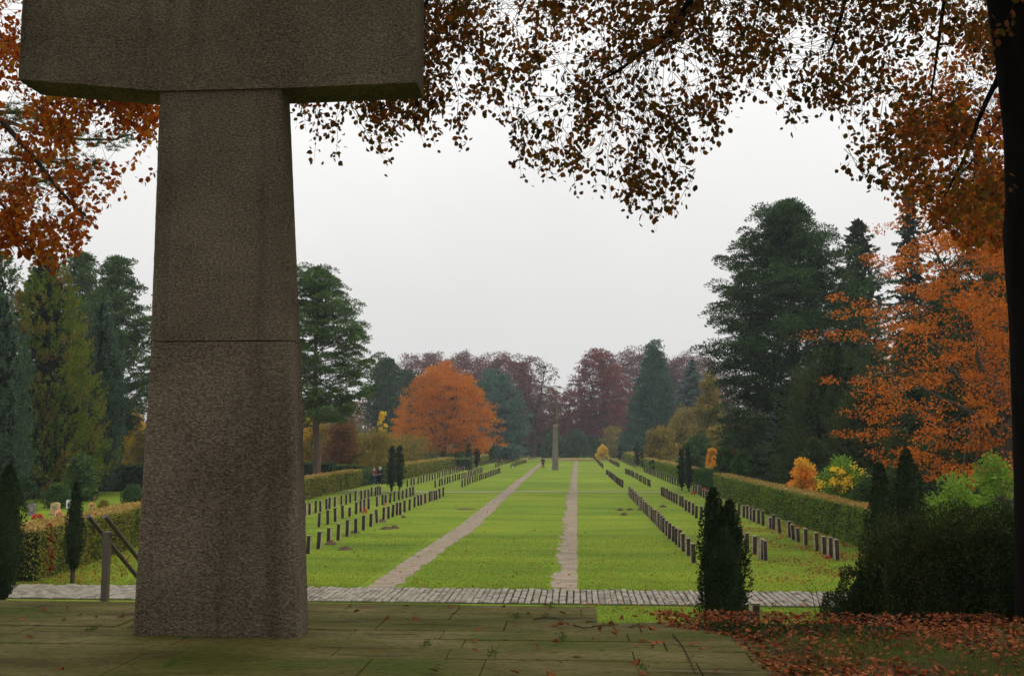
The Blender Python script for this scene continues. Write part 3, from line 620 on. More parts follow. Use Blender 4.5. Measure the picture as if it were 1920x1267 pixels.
# ================================================================== HEDGES
def hedge(p0, p1, wid, hgt, name, label, group=None, side='hedge_side', top='hedge_top', cs=None, z0=0., dens=2.6, seed=1, cat='hedge'):
    rs = np.random.RandomState(seed); p0 = np.array(p0[:2], float); p1 = np.array(p1[:2], float); Ln = np.linalg.norm(p1-p0); d = (p1-p0)/Ln; nrm = np.array([-d[1], d[0]])
    mid = (p0+p1)/2; root = empty(name, (mid[0], mid[1], z0), label, cat, group)
    h = wid/2; core = Geo(); k = max(2, int(Ln/.6)); t = np.linspace(.06, Ln-.06, k)
    off = .85
    def bump(s_, z_, sd): return .022*np.sin(s_*2.3+sd+z_*1.7)+.014*np.sin(s_*5.9+z_*3.1+sd*2)+.03*np.sin(s_*.7+sd*3)
    pts = lambda s_, o_, z_: np.c_[p0[0]+d[0]*s_+nrm[0]*o_, p0[1]+d[1]*s_+nrm[1]*o_, z0+z_]
    q = [pts(t, -h*off, np.zeros(k)), pts(t, -h*off, np.full(k, hgt-.10)), pts(t, h*off, np.full(k, hgt-.10)), pts(t, h*off, np.zeros(k))]
    V = np.stack(q, 1).reshape(-1, 3); F = []
    for i in range(k-1):
        for a in range(3): F.append((i*4+a, i*4+a+1, i*4+4+a+1, i*4+4+a))
    F += [(0,1,2,3), ((k-1)*4+3,(k-1)*4+2,(k-1)*4+1,(k-1)*4)]
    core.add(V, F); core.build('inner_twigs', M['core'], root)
    gs, gt = Geo(), Geo()
    # card size grows with distance so the far end stays light
    nseg = max(1, int(Ln/6))
    for sgm in range(nseg):
        s0, s1 = Ln*sgm/nseg, Ln*(sgm+1)/nseg; c_ = p0+d*(s0+s1)/2; dist = np.hypot(*c_); s_ = cs or np.clip(dist*.0017, .045, .4)
        for which in (-1, 1, 0):
            area = (s1-s0)*(hgt if which else wid)
            n = int(area*dens/s_**2*.8)
            a = rs.uniform(s0, s1, n)
            if which:
                z = rs.uniform(0, hgt, n); o_ = which*(h+bump(a, z, which+seed)-rs.rand(n)**2*.09); P = pts(a, o_, z)
                A = np.c_[nrm[0]*which*.5+rs.normal(size=n)*.8, nrm[1]*which*.5+rs.normal(size=n)*.8, rs.normal(size=n)*.7+.3]
                cards(gs, P, A, s_*rs.uniform(.7,1.3,n), .6, rs)
            else:
                o_ = rs.uniform(-h, h, n); z = hgt+bump(a, o_, 5+seed)*.7-rs.rand(n)**2*.06; P = pts(a, o_, z)
                A = np.c_[rs.normal(size=(n,2)), rs.normal(size=n)*.6+.5]
                cards(gt, P, A, s_*rs.uniform(.7,1.3,n), .6, rs)
    for end, s_e in ((-1, 0.), (1, Ln)):
        c_ = p0 if end < 0 else p1; s_ = cs or np.clip(np.hypot(*c_)*.0022, .05, .4); n = int(wid*hgt*dens/s_**2*.8)
        o_ = rs.uniform(-h, h, n); z = rs.uniform(0, hgt, n); P = pts(np.full(n, s_e)+end*(.02-rs.rand(n)**2*.1), o_, z)
        cards(gs, P, np.c_[rs.normal(size=(n,3))]+np.r_[d*end, .3], s_*rs.uniform(.7,1.3,n), .6, rs)
    gs.build('foliage', M[side], root); 
    if gt.n: gt.build('clipped_top', M[top], root)
    return root
RG = 'long clipped hedge along the right side of the lawn'
def Gz(px, py): return G(px, py)
def shift(p, dx): q = np.array(p); q[0] += dx; return q
rh = [G(1700,1068), G(1624,1033), G(1460,974), G(1335,925)]
rh = [G(1640,1040)+(G(1640,1040)-G(1460,974))*.35, G(1338,927)]
hedge(shift(rh[0], .55), shift(rh[1], .55), 1.1, 1.62, 'hedge', 'long clipped hedge with a brown top running along the right edge of the lawn', seed=2)
hedge(shift(G(1328,923), .9), shift(G(1300,912), .6), 1.0, 1.6, 'hedge', 'short bright green hedge piece where the long right hedge is interrupted', side='hedge_green', top='hedge_green', seed=3)
hedge(shift(G(1296,911), .6), shift(G(1229,884), .6), 1.2, 1.5, 'hedge', 'clipped hedge with a brown top just behind the pair of yews on the right', seed=4)
hedge(G(1232,884)+[.4,1,0], G(1300,884)+[2,1,0], 1.0, 1.45, 'hedge', 'dark hedge turning away at a right angle from the far end of the right hedge', side='hedge_green', top='hedge_warm', seed=5)
hedge(shift(G(1222,882), .3), shift(G(1186,866), .3), 1.4, 1.5, 'hedge', 'far hedge beyond the cross hedge on the right', side='hedge_side', seed=6)
hedge(shift(G(1184,866), .3), shift(G(1164,856.5), .3), 1.6, 1.6, 'hedge', 'most distant hedge on the right side of the lawn', side='hedge_side', seed=7)
hedge(shift(G(560,941), -.6), shift(G(680,913), -.6), 1.1, 1.55, 'hedge', 'clipped hedge with a reddish top emerging from behind the stone cross', side='hedge_warm', top='hedge_top', seed=8)
hedge(shift(G(681,912.6), -.6), shift(G(698,908.5), -.6), 1.1, 1.5, 'hedge', 'bright green hedge end beside the visitors on the left', side='hedge_green', top='hedge_green', seed=9)
hedge(G(709,907.5)+[-.2,0,0], G(729,903)+[-.4,0,0], 1.4, 1.5, 'hedge', 'dark green hedge piece between the visitors and the yew pair on the left', side='hedge_green', top='hedge_green', seed=10)
hedge(shift(G(733,903.5), -.6), shift(G(853,879), -.6), 1.2, 1.62, 'hedge', 'clipped olive hedge behind the left pair of yews', side='hedge_warm', top='hedge_top', seed=11)
hedge(G(853,880)+[-.5,1.2,0], G(790,880)+[-6,1.2,0], 1.0, 1.62, 'hedge', 'dark cross hedge leading left behind the olive hedge', side='hedge_green', top='hedge_side', seed=12)
hedge(G(856,881)+[0,.5,0], G(882,881)+[0,.5,0], 1.2, 1.62, 'hedge', 'dark square hedge end left of the second yew pair', side='hedge_green', top='hedge_side', seed=13)
hedge(shift(G(884,877), -.6), shift(G(929,862), -.6), 1.3, 1.55, 'hedge', 'olive hedge behind the second yew pair on the left', side='hedge_warm', seed=14)
hedge(shift(G(932,862), -.6), shift(G(940,859.5), -.6), 1.6, 1.7, 'hedge', 'short darker hedge block on the far left', side='hedge_green', seed=15)
hedge(shift(G(942,859), -.6), shift(G(968,853), -.6), 1.6, 1.7, 'hedge', 'most distant hedge on the left side of the lawn', side='hedge_warm', seed=16)
hedge(G(974,853.5), G(1015,853.5), 2, 2.1, 'hedge', 'dark low hedge across the far end left of the path', side='pine_dark', top='pine_dark', seed=17)
hedge(G(1110,853.5), G(1150,853.5), 2, 2.1, 'hedge', 'dark low hedge across the far end right of the path', side='pine_dark', top='pine_dark', seed=18)
hedge(G(1017,849.5), G(1108,849.5), 2, 1.2, 'hedge', 'very low dark hedge closing the far end between both paths', side='pine_dark', top='pine_dark', seed=19)
# left foreground hedge with headstone garden behind
hedge(shift(G(40,1092), -.2), shift(G(262,1020), -.5), 1.3, 1.55, 'hedge', 'yellow green leafy hedge behind the handrail left of the stone cross', side='hedge_warm', top='hedge_top', seed=20)
hedge(shift(G(264,1019.5), -.5), shift(G(558,941.6), -.6), 1.2, 1.55, 'hedge', 'stretch of hedge hidden behind the shaft of the stone cross', side='hedge_warm', top='hedge_top', seed=201)
hedge(G(190,921), G(330,921), 1.6, 2.15, 'hedge', 'tall dark clipped hedge block at the back of the left grave garden', side='pine_dark', top='pine_dark', seed=21)
hedge(G(560,915)+[0,0,0], G(626,915), 1.6, 2.2, 'hedge', 'dark hedge block beside the pine trunk right of the stone cross', side='pine_dark', top='pine_dark', seed=22)
hedge(G(628,905), G(688,905), 1.2, 1.75, 'hedge', 'bright topped low hedge behind the left visitors', side='hedge_green', top='shrub_light', seed=23)
hedge(G(632,897), G(700,897), 1.2, 2.3, 'hedge', 'second low hedge further behind the left visitors', side='hedge_green', top='shrub_light', seed=24)

# ================================================================== YEWS
def spindle(root, spires, mat, cs, seed, blunt=.6):
    """each spire: (dx, dy, radius, z_bottom, z_top, lean)"""
    rs = np.random.RandomState(seed); g = Geo(); core = Geo(); base = parent_world(root)
    for (dx, dy, r, z0, z1, lean) in spires:
        Hh = z1-z0
        def prof(u): return np.clip(np.minimum(1, (u/.28)**.55), .12, 1)*np.clip((1-u)/blunt, 0, 1)**.6*np.where(u < .45, 1, 1)
        area = 2*math.pi*r*Hh*.8; n = int(area/cs**2*2.6)
        u = rs.rand(n); th = rs.rand(n)*2*math.pi; z = z0+u*Hh
        lump = 1+.13*np.sin(th*3+z*4/max(r,.2)*.35+seed)+.12*np.sin(th*5-z*6.2/max(r,.2)*.4)+.07*rs.normal(size=n)
        rr = r*prof(u)*lump*(1-rs.rand(n)**2*.2)
        P = np.c_[dx+lean*u+rr*np.cos(th), dy+rr*np.sin(th), z]+base
        A = np.c_[np.cos(th)*.7, np.sin(th)*.7, np.full(n, .9)]+rs.normal(size=(n,3))*.45
        cards(g, P, A, cs*rs.uniform(.7,1.5,n), .5, rs)
        us = np.linspace(.02, .97, 14); core.tube(np.c_[dx+lean*us, np.full(14, dy), z0+us*Hh]+base, r*prof(us)*.80, 12)
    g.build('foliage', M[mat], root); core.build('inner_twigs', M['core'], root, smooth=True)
    st = Geo(); st.tube(np.array([[0,0,-.1],[0,0,max(s[3] for s in spires)+.35]])+base, .05+.06*max(s[2] for s in spires), 7); st.build('trunk', M['bark'], root)
def yew(px, pyt, Y, wpx, label, mat='yew', cs=None, double=0, z0=0.15, seed=1, gz=0., name='columnar_yew', group=None):
    X = atY(px, 830, Y)[0]; zt = atY(px, pyt, Y)[2]-gz; r = wpx/2*Y/FPX
    root = empty(name, (X, Y, gz), label, 'yew tree', group)
    cs = cs or np.clip(Y*.0024, .03, .5)
    sp = [(0,0,r,z0,zt,0)] if not double else [(0,0,r*.98,z0,zt*.90,0),(-r*.33,0,r*.56,zt*.2,zt,0),(r*.36,.03,r*.54,zt*.15,zt-double*Y/FPX,0)]
    spindle(root, sp, mat, cs, seed, .26 if double else .42 if wpx > 40 else .6); return root
yew(1350, 916, 17.5, 86, 'dark twin-topped columnar yew standing just below the terrace right of the paths', double=22, seed=1, cs=.045)
yew(1647, 868, 24, 50, 'slim dark columnar yew, left one of the two beside the overgrown hedge', seed=2, cs=.06)
yew(1699, 843, 24.5, 58, 'taller dark columnar yew, right one of the two beside the overgrown hedge', seed=3, cs=.06)
yew(20, 872, 25.0, 60, 'dark columnar yew at the left edge of the terrace view', seed=4, cs=.05)
yew(147, 903, 28.9, 34, 'narrow yew with a bare stem between the cobbled path and the left hedge', seed=5, cs=.055, z0=.38)
for px, pt, pb, w_, lab in [(735,838,922,17,'left yew of the nearest pair by the left hedge'),(750,837,919,16,'right yew of the nearest pair by the left hedge'),(878,832,880,10,'left yew of the second pair on the left'),(894,833,878,9,'right yew of the second pair on the left'),(945,831,864,10,'distant dark yew on the left beside the far hedge'),(1277,842,920,13,'left yew of the nearest pair by the right hedge'),(1290,840,922,14,'right yew of the nearest pair by the right hedge'),(1194,828,876,9,'left yew of the second pair on the right'),(1206,833,878,8,'right yew of the second pair on the right'),(1162,834,864,7,'distant small yew on the right beside the far hedge'),(973,830,858,5,'tiny yew at the far end of the left hedge'),(1146,832,857,5,'tiny yew at the far end of the right hedge')]:
    Y = G(px, pb)[1]; yew(px, pt, Y, w_, 'dark green spindle shaped '+lab, mat='yew_far', seed=px, z0=.25, group='spindle shaped yews along the lawn')

# ================================================================== TREES
def taper(a, b, n, rs, wob_=.03):
    t = np.linspace(0, 1, n)[:, None]; p = a+(b-a)*t; L_ = np.linalg.norm(b-a)
    off = np.cumsum(rs.normal(size=(n,3)), 0)*L_*wob_/math.sqrt(n); off -= off[0]; off = off-(off[-1])*t
    return p+off
def broadleaf(px, Y, ztop, R_, zb, mat, name, label, cat, seed, nc=240, per=45, ls=.3, rc=None, trunk_r=.35, bark='bark', prof='round', fork=.3, group=None, squash=1., gz=0., open_=0.0, xoff=0., trunkmat=None, flat=.55, zt_px=None, surf=.45):
    rs = np.random.RandomState(seed); X = atY(px, 830, Y)[0]
    if zt_px is not None: ztop = atY(px, zt_px, Y)[2]
    root = empty(name, (X, Y, gz), label, cat, group); base = np.array([X, Y, gz])
    Hc = ztop-zb; lob = rs.uniform(0, 6.28, 6)
    def pr(u):
        if prof == 'round': return np.sqrt(np.clip(1-(2*np.clip(u,0,1)**.85-1)**2, 0, 1))**.8
        if prof == 'dome': return np.clip(1-u**2.6, 0, 1)**.55*np.clip(u/.10+.7, 0, 1)
        if prof == 'vase': return np.clip(u/.5+.3, 0, 1)**.8*np.clip(1-(u-.6)/.4*.9, 0, 1)**.5
        if prof == 'cone': return np.clip(1.03-u, 0, 1)**.8*np.clip(u/.08+.5, 0, 1)
    u = rs.rand(nc*3); keep = rs.rand(nc*3) < pr(u)+.08; u = u[keep][:nc]; nc = len(u)
    th = rs.rand(nc)*2*math.pi
    lobes = 1+.13*np.sin(2*th+lob[0]+u*3)+.10*np.sin(3*th+lob[1]-u*5)+.08*np.sin(5*th+lob[2]+u*7)+.06*rs.normal(size=nc)
    rr = R_*pr(u)*lobes*np.maximum(rs.rand(nc)**surf, .15)
    C = np.c_[xoff*u+rr*np.cos(th), rr*np.sin(th)*squash, zb+u*Hc*(1+.05*np.sin(3*th+lob[3]))]
    rc = rc or R_*.17
    # limbs
    g = Geo(); zf = zb+Hc*fork*.3; tp = taper(np.array([0,0,-.2]), np.array([xoff*.2,0,zf]), 7, rs, .03); g.tube(tp+base, np.linspace(trunk_r*1.25, trunk_r*.75, 7), 9)
    nl = 9; lt = []
    for k in range(nl):
        a_ = k*2*math.pi/nl*1.618*2+rs.rand(); uu = .3+.65*(k/nl); e = np.array([xoff*uu+math.cos(a_)*R_*pr(uu)*.7, math.sin(a_)*R_*pr(uu)*.7*squash, zb+Hc*uu]);
        m_ = tp[-1]*.5+e*.5+np.array([0,0,-.03*Hc]); st = tp[-1-(k%2)]
        q = np.r_[taper(st, m_, 5, rs, .08), taper(m_, e, 6, rs, .12)[1:]]; g.tube(q+base, np.linspace(trunk_r*.55, trunk_r*.10, len(q)), 6); lt.append(q[2:])
    LT = np.concatenate(lt)
    for c in C[::max(1, nc//140)]:
        dd = np.linalg.norm(LT-c, axis=1)+.6*np.maximum(0, LT[:,2]-c[2]); s_ = LT[dd.argmin()]; q = taper(s_, c, 5, rs, .12); g.tube(q+base, np.linspace(trunk_r*.14, trunk_r*.035, 5), 4)
    g.build('trunk', M[trunkmat or bark], root, smooth=True)
    # leaves
    n = nc*per; ci = np.repeat(np.arange(nc), per); off = unit(rs.normal(size=(n,3)))*(rs.rand(n)**.5)[:, None]
    sz = rs.uniform(.6, 1.25, nc)[ci][:, None]*rc; P = C[ci]+off*sz*np.array([1.25,1.25,flat])
    A = unit(off)*.8+unit(C[ci]-np.array([0,0,zb+Hc*.35]))*.7+rs.normal(size=(n,3))*.6; A[:,2] -= .15
    gg = Geo(); cards(gg, P+base, A, ls*rs.uniform(.6,1.3,n), .62, rs); gg.build('crown', M[mat], root)
    return root
def pine(px, Y, zt_px, R_, zb, name, label, seed, mat='pine', nb=46, tufts=7, tl=.42, trunk_r=.35, prof=None, xs=0., needles=34, bark='bark_pine', cat='pine tree', up=.12, group=None, tuft_r=1., layer=0., puff=.85, fill=0):
    rs = np.random.RandomState(seed); X = atY(px, 830, Y)[0]; H_ = atY(px, zt_px, Y)[2]; root = empty(name, (X, Y, 0), label, cat, group); base = np.array([X, Y, 0.])
    g = Geo(); tr = taper(np.array([0,0,-.2]), np.array([xs,0,H_*.96]), 16, rs, .02); g.tube(tr+base, np.linspace(trunk_r, trunk_r*.12, 16), 9)
    prof = prof or (lambda u: np.clip(1-u, 0, 1)**.55*np.clip(.55+u*1.6, 0, 1))
    T = []; az = 0
    for k in range(nb):
        u = ((k+.3+rs.rand()*.5)/nb)**.95; z = zb+(H_-zb)*u*.98; az += 2.4+rs.normal()*.25
        if layer: z = zb+(H_-zb)*(round(u*nb/5)*5/nb*.9+u*.08)
        L_ = R_*prof(u)*rs.uniform(.62, 1.15)+.25; s_ = np.array([np.interp(z, tr[:,2], tr[:,0]), np.interp(z, tr[:,2], tr[:,1]), z])
        d = np.array([math.cos(az), math.sin(az), up+rs.normal()*.08+u*.5]); e = s_+d*L_
        q = taper(s_, e, 8, rs, .10); q[:,2] += np.linspace(0,1,8)**2*L_*.14-np.sin(np.linspace(0,math.pi,8))*L_*.06
        g.tube(q+base, np.linspace(trunk_r*.22*(1-u*.6), .02, 8), 5)
        nt_ = max(1, int(tufts*(L_/R_)**1.2*1.6)+1)
        for j in range(nt_):
            f = .32+.68*(j+rs.rand()*.6)/nt_; f = min(f, 1); c = np.array([np.interp(f, np.linspace(0,1,8), q[:,i]) for i in range(3)])
            lat = np.cross(d, [0,0,1]); lat /= np.linalg.norm(lat)+1e-9; w_ = L_*.36*(1.15-f)*rs.uniform(-1, 1)*1.4
            c2 = c+lat*w_+np.array([0,0,abs(w_)*.05+rs.normal()*.12*tuft_r]); T.append(c2)
            if abs(w_) > .4: g.tube(np.array([c, (c+c2)/2+[0,0,.05], c2])+base, [.03,.02,.012], 4)
    g.build('trunk', M[bark], root, smooth=True)
    T = list(T)
    for k in range(fill):
        u = rs.rand()**1.15; a_ = rs.rand()*6.283; r_ = R_*prof(u)*rs.uniform(.15,.86); z = zb+(H_-zb)*u; T.append(np.array([np.interp(z, tr[:,2], tr[:,0])+r_*math.cos(a_), r_*math.sin(a_), z+up*r_]))
    T = np.array(T); nn_ = needles*5; n = len(T)*nn_; C = np.repeat(T, nn_, 0); D = unit(rs.normal(size=(n,3))); D[:,2] = np.abs(D[:,2])*1.0-.22
    pr_ = np.repeat(rs.uniform(.55, 1.15, len(T)), nn_)[:,None]*puff
    gg = Geo(); cards(gg, C+D*pr_*np.array([1,1,.55])*(.35+.65*rs.rand(n,1)**.4)+base, D+np.array([0,0,.25])+rs.normal(size=(n,3))*.35, tl*rs.uniform(.6,1.1,n), .36, rs); gg.build('crown', M[mat], root)
    return root
def spruce(px, Y, zt_px, R_, zb, name, label, seed, mat='spruce', nb=90, tl=.35, trunk_r=.3, droop=.25, per=90, pw=.8, cat='spruce tree', bark='bark', group=None, cyl=0., updir=0., R_top=0., pair=None, gz=0., hang=.35, wr=.28, lat_w=.30):
    rs = np.random.RandomState(seed); X = atY(px, 830, Y)[0]; H_ = atY(px, zt_px, Y)[2]-gz; root = empty(name, (X, Y, gz), label, cat, group); base = np.array([X, Y, gz])
    g = Geo(); g.tube(np.array([[0,0,-.2],[0,0,H_*.5],[0,0,H_*.985]])+base, [trunk_r, trunk_r*.55, .03], 8)
    gg = Geo(); az = 0; Pn = []; An = []
    for k in range(nb):
        u = (k+rs.rand()*.7)/nb; z = zb+(H_-zb)*u; az += 2.4+rs.normal()*.2
        L_ = (R_*((1-u)**pw*(1-cyl)+cyl*min(1, (1-u)/.35)**.7)*rs.uniform(.78,1.12)+.10); t = np.linspace(0,1,6)
        d = np.array([math.cos(az), math.sin(az), 0]); q = np.c_[d[0]*t*L_, d[1]*t*L_, z+updir*t*L_-droop*L_*(t-.55*t**3)*(1-u*.6)]
        g.tube(q+base, np.linspace(.03+.05*trunk_r*(1-u), .008, 6), 4)
        n = int(per*2.4*(L_/R_)**1.2)+12; f = rs.rand(n)**.7; side = rs.choice([-1,1], n); lat = np.array([-d[1], d[0], 0])
        c = np.c_[np.interp(f,t,q[:,0]), np.interp(f,t,q[:,1]), np.interp(f,t,q[:,2])]; wd = L_*lat_w*(1.1-f)*rs.rand(n)
        c += lat*(wd*side)[:, None]; c[:,2] -= wd*.25*(1 if hang > 0 else -1)+rs.rand(n)*.05
        A = d*(.6+.4*rs.rand(n))[:, None]+lat*(side*.6)[:, None]+np.array([0,0,-hang])+rs.normal(size=(n,3))*.3
        Pn.append(c); An.append(A)
    P = np.concatenate(Pn); A = np.concatenate(An); us = np.linspace(.02,.93,12)
    ni = 2600; ui = rs.rand(ni)**1.4; ai = rs.rand(ni)*6.283; ri = R_*((1-ui)**pw*(1-cyl)+cyl*np.minimum(1,(1-ui)/.35)**.7)*rs.uniform(.05,.62,ni)
    cards(gg, np.c_[ri*np.cos(ai), ri*np.sin(ai), zb+(H_-zb)*ui]+base, rs.normal(size=(ni,3)), R_*.13, .7, rs, m=1)
    cards(gg, P+base, A, tl*rs.uniform(.6,1.3,len(P)), wr, rs)
    g.build('trunk', M[bark], root, smooth=True); gg.build('crown', [M[mat], M['core']], root); return root
def flame(px, Y, zt_px, R_, zb, name, label, seed, mat, cat, nc=420, per=60, ls=.2, fl=.9, pw=.7, cyl=.3, out=.35, trunk_r=.25, group=None, lump=.14, wr=.4):
    """dense conifer clothed to the ground in upswept plumes"""
    rs = np.random.RandomState(seed); X = atY(px, 830, Y)[0]; H_ = atY(px, zt_px, Y)[2]; root = empty(name, (X, Y, 0), label, cat, group); base = np.array([X, Y, 0.])
    pf = lambda u: (np.clip(1-u, 0, 1)**pw*(1-cyl)+cyl*np.minimum(1, np.clip(1-u, 0, 1)/.35)**.7)*np.clip(.7+u*3, 0, 1)
    u = rs.rand(nc*4); u = u[rs.rand(nc*4) < pf(u)+.06][:nc]; nc = len(u); th = rs.rand(nc)*6.283
    rr = R_*pf(u)*(1+lump*np.sin(3*th+u*9+seed)+lump*.8*np.sin(5*th-u*14)+lump*.5*rs.normal(size=nc))*rs.uniform(.72,1,nc); z = zb+(H_-zb)*u
    outv = np.c_[np.cos(th), np.sin(th), np.zeros(nc)]; ax = unit(outv*out+np.c_[rs.normal(size=(nc,2))*.15, np.full(nc, 1.)]); L_ = fl*rs.uniform(.6,1.3,nc)*(1.1-.4*u)
    C = np.c_[rr*np.cos(th), rr*np.sin(th), z-L_*.35]; ii = np.repeat(np.arange(nc), per); n = len(ii); t = rs.rand(n)
    P = C[ii]+ax[ii]*(L_[ii]*t)[:,None]+rs.normal(size=(n,3))*(L_[ii]*.22*(1.05-t))[:,None]; A = ax[ii]+rs.normal(size=(n,3))*.55+outv[ii]*.3
    g = Geo(); cards(g, P+base, A, ls*rs.uniform(.6,1.3,n), wr, rs); g.build('crown', M[mat], root)
    ni = 5200; ui = rs.rand(ni)**1.3; ai = rs.rand(ni)*6.283; ri = R_*pf(ui)*rs.uniform(.05,.72,ni); g = Geo()
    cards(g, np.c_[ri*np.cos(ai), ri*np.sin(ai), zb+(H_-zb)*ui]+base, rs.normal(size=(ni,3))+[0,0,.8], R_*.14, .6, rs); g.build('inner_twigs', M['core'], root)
    g = Geo(); g.tube(np.array([[0,0,-.2],[0,0,zb+.5],[0,0,H_*.9]])+base, [trunk_r, trunk_r*.8, .05], 8); g.build('trunk', M['bark'], root, smooth=True); return root
def shrub(px, py, wpx, hpx, mat, label, seed, name='shrub', Y=None, ls=None, nc=60, per=60, cat='shrub', stems=True, gz=0., up=.2, group=None, boxy=False):
    """pixel box: foot centre (px,py) on the lawn level unless Y given"""
    rs = np.random.RandomState(seed)
    if Y is None: Y = G(px, py)[1]
    c = atY(px, py, Y); s_ = Y/FPX; r = wpx/2*s_; zt = c[2]+hpx*s_; X = c[0]; root = empty(name, (X, Y, gz), label, cat, group); base = np.array([X, Y, gz]); h = zt-gz
    rc = r*.28; th = rs.rand(nc)*6.283; u = rs.rand(nc)**.75; rr = (r-rc*.6)*np.sqrt(np.clip(1-(np.clip(u-.25,0,1)/.75)**2, .02, 1))*rs.rand(nc)**.45*(1+.15*np.sin(3*th+seed))
    C = np.c_[rr*np.cos(th), rr*np.sin(th), np.maximum(.1*h, (h-rc*.5)*u*(1+.08*np.sin(2*th+seed)))]
    n = nc*per; ci = np.repeat(np.arange(nc), per); off = unit(rs.normal(size=(n,3)))*(rs.rand(n)**.5)[:,None]*rc*np.array([1.1,1.1,.9]); P = C[ci]+off; P[:,2] = np.abs(P[:,2])
    A = unit(off)+rs.normal(size=(n,3))*.6+np.array([0,0,up]); ls = ls or np.clip(Y*.0035, .05, .6)
    g = Geo(); cards(g, P+base, A, ls*rs.uniform(.6,1.3,n), .6, rs); g.build('foliage', M[mat], root)
    g = Geo()
    for c in C[:14]: g.tube(taper(np.array([rs.normal()*.05, rs.normal()*.05, 0]), c, 5, rs, .08)+base, np.linspace(.03+.004*h, .008, 5), 4)
    g.build('stems', M['bark'], root, smooth=True); return root

# --- far end
FB = 'purple beeches closing the far end of the lawn'
broadleaf(1122, 262, 0, 9.5, 5.5, 'purple_red', 'copper_beech', 'purple red beech right of the central gap with a bare dark trunk', 'beech tree', 31, nc=900, per=46, ls=.40, rc=1.1, trunk_r=.8, zt_px=658, bark='bark', surf=.5, flat=.4, prof='dome', group=FB)
broadleaf(1205, 300, 0, 12, 6, 'purple', 'copper_beech', 'purple beech showing its top behind the tall green conifer', 'beech tree', 32, nc=900, per=50, ls=.42, rc=1.5, flat=.8, surf=.36, zt_px=657, trunk_r=.8, group=FB)
broadleaf(1300, 300, 0, 12, 5, 'purple', 'copper_beech', 'purple beech whose top shows left of the big dark pine', 'beech tree', 33, nc=900, per=50, ls=.42, rc=1.5, flat=.8, surf=.36, zt_px=668, trunk_r=.8, group=FB)
broadleaf(1000, 250, 0, 6.6, 6, 'purple', 'copper_beech', 'thin topped purple beech with a tall dark trunk left of the central gap', 'beech tree', 34, nc=330, per=26, ls=.36, rc=.8, zt_px=672, trunk_r=.75, prof='round', group=FB)
broadleaf(948, 262, 0, 9.5, 5, 'purple', 'copper_beech', 'purple beech behind the blue green cedar', 'beech tree', 35, nc=800, per=50, ls=.40, rc=1.3, flat=.8, surf=.36, zt_px=671, trunk_r=.8, group=FB)
broadleaf(880, 275, 0, 11, 5, 'purple', 'copper_beech', 'purple beech directly behind the bright orange tree', 'beech tree', 36, nc=900, per=50, ls=.42, rc=1.4, flat=.8, surf=.36, zt_px=666, trunk_r=.8, group=FB)
broadleaf(800, 280, 0, 11, 5, 'purple', 'copper_beech', 'leftmost purple beech above the orange tree', 'beech tree', 37, nc=900, per=50, ls=.42, rc=1.4, flat=.8, surf=.36, zt_px=668, trunk_r=.8, group=FB)
broadleaf(1028, 275, 0, 4.6, 2.5, 'rust', 'beech', 'rusty brown beech at the left rim of the central gap', 'beech tree', 38, nc=260, per=50, ls=.36, rc=.9, zt_px=725, trunk_r=.5)
broadleaf(985, 255, 0, 6, 2, 'rust', 'beech', 'rusty drooping beech below the thin topped purple beech', 'beech tree', 39, nc=380, per=50, ls=.36, rc=1., zt_px=748, trunk_r=.3)
broadleaf(1085, 290, 0, 5.5, 1, 'purple', 'beech', 'low purple beech filling the bottom of the central gap', 'beech tree', 40, nc=150, per=40, ls=.55, zt_px=752, trunk_r=.4)
broadleaf(1052, 300, 0, 3.6, 1, 'rust', 'beech', 'small rusty beech in the very middle of the central gap', 'beech tree', 401, nc=100, per=40, ls=.55, zt_px=742, trunk_r=.4)
for k, (px, pyt, w_, Yy, lab) in enumerate([(1040,816,60,240,'left of the distant monument'),(1083,810,62,245,'right behind the distant monument'),(1018,806,40,255,'under the thin purple beech'),(1128,822,44,250,'under the purple red beech')]):
    shrub(px, 852, w_, 852-pyt, 'pine_dark', 'dark bluish evergreen bush at the far end, '+lab, 50+k, Y=Yy, ls=.5, nc=60, per=90, name='evergreen_bush', cat='bush', group='dark bushes at the far end')
shrub(1130, 851, 24, 14, 'yellow', 'small golden shrub at the far end right of the path', 61, Y=222, ls=.3)
shrub(1150, 851, 60, 50, 'ochre', 'olive yellow bush under the tall green conifer', 62, Y=235, ls=.4)
shrub(1105, 840, 30, 45, 'shrub_green', 'pale green small tree left of the purple red beech trunk', 63, Y=262, ls=.4)
# wood behind everything
rs = np.random.RandomState(77); g = Geo(); g2 = Geo()
for k in range(90):
    a = rs.uniform(-1, 1); Yy = rs.uniform(330, 420); X = a*300; r = rs.uniform(7, 12); h = rs.uniform(11, 17) if abs(X) < 25 else rs.uniform(17, 25)
    n = 900; D = unit(rs.normal(size=(n,3)))*(rs.rand(n)**.35)[:,None]; P = np.c_[X+D[:,0]*r, Yy+D[:,1]*r, h*.52+D[:,2]*h*.5]
    cards(g, P, rs.normal(size=(n,3)), 1.5, .7, rs); g2.tube([(X,Yy,0),(X,Yy,h*.7)], [.5,.2], 6, m=1)
g.v += g2.v; 
for f, m_ in zip(g2.f, g2.m): g.f.append(f+g.n); g.m.append(m_)
tag(g.build('distant_wood', [M['rust'], M['bark']]), 'hazy brown wood closing the view behind the cemetery', 'wood', kind='stuff')
rs = np.random.RandomState(78); g = Geo()
